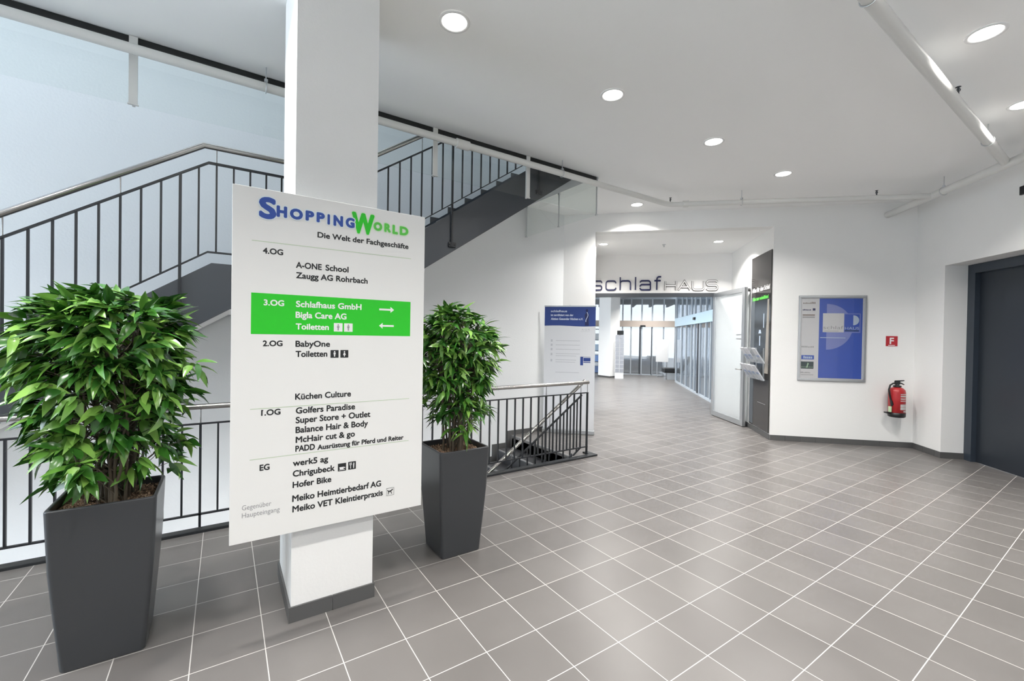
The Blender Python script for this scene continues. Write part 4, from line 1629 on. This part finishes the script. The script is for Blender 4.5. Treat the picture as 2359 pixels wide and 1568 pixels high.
for z_ in (1.49, 1.42, 1.35, 1.27, 1.17):
    rect(m_, BL[0], E1, EZ, wu(-1.06), wu(-1.02), z_ - .02, z_ + .018)
m_.build('bullet_icon', BANNERT, bn)
# certificate sticker
m_ = MB()
c0u, c1u = wu(-.385), wu(-.158)
rect(m_, BL[0], E1, EZ, c0u, c1u, 1.095, 1.245)
ct = m_.build('certificate', BANNERW, bn)
m_ = MB()
rect(m_, BL[1], E1, EZ, c0u, c0u + .045, 1.10, 1.235)
rect(m_, BL[1], E1, EZ, c0u + .05, c1u, 1.165, 1.222)
rect(m_, BL[1], E1, EZ, c0u + .05, c1u, 1.142, 1.156)
rect(m_, BL[1], E1, EZ, c0u, c1u, 1.232, 1.238)
m_.build('blue_field', BANNERB, ct)

# ================================================================== LIFT DOOR
DD = LD + .40
mb = MB()
sdbox(mb, 9.49, 9.65, DD - .03, DD + .1, 0, OT - .005)
sdbox(mb, 7.45, 7.61, DD - .03, DD + .1, 0, OT - .005)
sdbox(mb, 7.61, 9.49, DD - .03, DD + .1, 2.47, OT - .005)
ld = struct('door_2', mb, LIFTF)
structlab(ld, 'dark blue-black lift door in a deep white wall opening at the right edge', 'door')
m_ = MB()
sdbox(m_, 8.55, 9.49, DD + .05, DD + .09, 0.003, 2.47)
m_.build('door_leaf', LIFT, ld)
m_ = MB()
sdbox(m_, 7.61, 8.546, DD + .035, DD + .075, 0.003, 2.47)
m_.build('door_leaf', LIFT, ld)
mb = MB()
sdbox(mb, 7.3, 8.165, LD - .035, LD - .0005, 3.19, 3.285)
tag(mb.build('wall_box', BLACK, bevel=.004), 'flat black box mounted high on the lift wall at the picture edge', 'box')

# ================================================================== SHOP INTERIOR
mb = MB()
sdbox(mb, 13.6, 33, -9.2, -9.0, 0, 3.45)
struct('wall_shop', mb, SHOPW)
mb = MB().box(12.46, 12.98, 11.80, 12.42, 0, 3.34)
struct('wall_column', mb, WHITE)
mb = MB()
for (a, b, c_, d) in ((12.45, 12.99, 11.79, 11.7995), (12.45, 12.4595, 11.7995, 12.43), (12.9805, 12.99, 11.7995, 12.43)):
    mb.box(a, b, c_, d, 0, .06)
struct('baseboard_column', mb, SKIRT)
# glazed side wall of the vestibule
SV = [13.6, 14.4, 15.3, 16.2, 16.9, 17.87, 18.79, 19.45, 20.55, 21.58, 23.05]
vw = thing('vestibule_glazing', sd(18, 3.9, 0), 'glazed side wall with sliding door right behind the shop entrance', 'glazed wall')
m_ = MB()
for s_ in SV:
    sdbox(m_, s_ - .035, s_ + .035, 3.86, 3.94, 0, 3.34)
sdbox(m_, 13.6, 23.05, 3.86, 3.94, 0, .06)
sdbox(m_, 13.6, 23.05, 3.86, 3.94, 3.24, 3.34)
m_.build('frame', TUBEGREY, vw)
for a, b in zip(SV[:-1], SV[1:]):
    m_ = MB()
    sdbox(m_, a + .035, b - .035, 3.895, 3.905, .06, 1.99)
    sdbox(m_, a + .035, b - .035, 3.895, 3.905, 2.27, 3.24)
    m_.build('glass_pane', VESTGLASS, vw)
m_ = MB()
sdbox(m_, 13.6, 23.05, 3.80, 3.95, 1.985, 2.27)
m_.build('door_operator', OPER, vw)
m_ = MB()
sdbox(m_, 18.3, 18.55, 3.74, 3.80, 2.10, 2.17)
m_.build('motion_sensor', BLACK, vw)
m_ = MB()
sdbox(m_, 17.95, 18.12, 3.83, 3.86, .06, 1.985)
m_.build('door_edge', DARK, vw)
# far sliding doors
SF = 26.8
fd = thing('sliding_door', sd(SF, 2.7, 0), 'far glass sliding doors with beige operator beam at the end of the shop', 'sliding door')
fr = [-9.0, -7, -5, -3.2, -1.4, 0.2, 1.44, 1.94, 2.55, 3.15, 3.8, 4.46, 6.0, 8.0, 10.0]
m_ = MB()
for d_ in fr:
    sdbox(m_, SF - .05, SF + .05, d_ - .035, d_ + .035, 0, 3.34)
sdbox(m_, SF - .05, SF + .05, -9, 10, 0, .05)
sdbox(m_, SF - .05, SF + .05, -9, 10, 3.2, 3.34)
m_.build('frame', TUBEGREY, fd)
for a, b in zip(fr[:-1], fr[1:]):
    m_ = MB()
    sdbox(m_, SF - .006, SF + .006, a + .035, b - .035, .05, 2.03)
    sdbox(m_, SF - .006, SF + .006, a + .035, b - .035, 2.29, 3.2)
    m_.build('glass_pane', FARGLASS, fd)
m_ = MB()
sdbox(m_, SF - .12, SF + .06, -9, 10, 2.03, 2.29)
m_.build('operator_beam', BEIGE, fd)
m_ = MB()
sdbox(m_, SF - .18, SF - .12, 2.45, 2.75, 2.03, 2.10)
m_.build('motion_sensor', BLACK, fd)
m_ = MB()
sdbox(m_, SF - .08, SF + .03, 2.42, 2.50, .05, 2.03)
sdbox(m_, SF - .08, SF + .03, 3.10, 3.14, .05, 2.03)
m_.build('door_edge', DARK, fd)

mb = MB()
sdbox(mb, 13.6, 26.6, 7.0, 7.2, 0, 3.34)
struct('wall_vestibule', mb, mat('vestibule_wall', sr(150, 146, 142), .6))
mb = MB()
sdbox(mb, 13.6, 26.6, 4.2, 7.2, 3.34, 3.45)
struct('ceiling_vestibule', mb, CEIL)
mb = MB()
sdbox(mb, 27.0, 33, -9, 10, 3.30, 3.45)
for d_ in (-2, 0, 1.2, 2.4, 3.6, 4.8):
    sdbox(mb, 27.0, 33, d_, d_ + .12, 3.16, 3.30)
struct('ceiling_canopy', mb, mat('canopy_grey', sr(130, 138, 134), .7))
# brochure tower beside the column
bt = thing('brochure_tower', sd(23.9, 1.15, 0), 'tall white brochure tower with black header beside the shop column', 'display stand')
TO = np.array(sd(23.95, 1.15, 0))
m_ = MB().obox(TO, E1, E2, EZ, -.16, .16, -.02, .16, 0, 1.64)
m_.build('stand_body', SHOPW, bt)
m_ = MB().obox(TO, E1, E2, EZ, -.10, .14, -.02, .02, 1.645, 1.83)
m_.build('header_sign', BLACK, bt)
m_ = MB()
for zz_ in np.arange(.25, 1.55, .16):
    for uu_ in (-.15, .01):
        o_ = TO + E1 * uu_ + EZ * zz_ - E2 * .03
        up = (EZ * .9 - E2 * .38)
        m_.obox(o_, E1, np.cross(up, E1) * -1 / np.linalg.norm(up), up / np.linalg.norm(up), 0, .14, 0, .012, 0, .15)
m_.build('leaflet_pockets', PAPER, bt)

# white display wall
m_ = MB()
wd = thing('display_stand', sd(25.4, 3.6, 0), 'white freestanding display board inside the shop', 'display stand')
WD = np.array(sd(25.6, 3.6, 0))
MB().obox(WD, E1, E2, EZ, -.25, .22, 0, .06, .62, 1.52).build('panel_board', SHOPW, wd)
m_ = MB()
for uu_ in (-.2, .17):
    m_.obox(WD, E1, E2, EZ, uu_ - .015, uu_ + .015, .015, .045, 0, .62)
m_.build('leg', ALU, wd)
# black recliner
rc_ = thing('recliner', sd(24.6, 3.95, 0), 'black upholstered recliner on a low base in the shop', 'chair')
RO = np.array(sd(24.6, 3.75, 0))
MB().obox(RO, E1, E2, EZ, -.2, .5, -.3, .3, .26, .44).build('seat', BLACK, rc_, bevel=.04)
up = (EZ * .85 + E1 * .5); up /= np.linalg.norm(up)
MB().obox(RO + E1 * .45 + EZ * .34, np.cross(E2, up) * 1.0, E2, up, -.06, .06, -.28, .28, 0, .62).build('backrest', BLACK, rc_, bevel=.03)
MB().obox(RO, E1, E2, EZ, -.05, .35, -.2, .2, .0, .26).build('base', ALU, rc_)
# bed
bd_ = thing('bed', sd(25.0, 2.1, 0), 'low bed with pale blue bedding behind the glass sliding doors', 'bed')
BO2 = np.array(sd(29.2, 2.9, 0))
MB().obox(BO2, E1, E2, EZ, -1.0, .8, -.8, 1.0, .1, .35).build('bed_frame', SHOPW, bd_)
MB().obox(BO2, E1, E2, EZ, -.95, .75, -.76, .95, .35, .58).build('mattress', BED, bd_, bevel=.05)
MB().obox(BO2, E1, E2, EZ, .2, .7, -.6, .6, .58, .74).build('pillow', SHOPW, bd_, bevel=.06)
bd_.location = bd_.location
# shelf unit behind the pier edge
sh = thing('shelf_unit', sd(25.6, .05, 0), 'dark shelf unit with blue goods at the left edge of the entrance view', 'shelf')
SO = np.array(sd(25.6, 0, 0))
m_ = MB()
for uu_ in (-1.2, -.5, .24):
    m_.obox(SO, E1, E2, EZ, uu_ - .015, uu_ + .015, 0, .4, 0, 2.1)
for zz_ in (.1, .55, 1.0, 1.45, 1.9):
    m_.obox(SO, E1, E2, EZ, -1.2, .24, 0, .4, zz_ - .012, zz_ + .012)
m_.build('rack_frame', DARK, sh)
kk = 0
for zz_, cc in ((.562, sr(110, 140, 190)), (1.012, sr(150, 170, 190)), (1.462, sr(170, 176, 180)), (.112, sr(90, 110, 150))):
    for uu_ in (-1.1, -.8, -.42, -.12):
        mb = MB().obox(SO, E1, E2, EZ, uu_, uu_ + .24, .04, .34, zz_, zz_ + .26)
        kk += 1
        rown = {.562: 'second', 1.012: 'third', 1.462: 'top', .112: 'lowest'}[zz_]
        coln = {-1.1: 'far left', -.8: 'inner left', -.42: 'inner right', -.12: 'far right'}[uu_]
        tag(mb.build('storage_box', mat('box_%d' % int(zz_ * 1000), cc, .6), bevel=.01), 'bluish box on the %s board of the shop shelf, %s' % (rown, coln), 'box', 'boxes on the shop shelf')
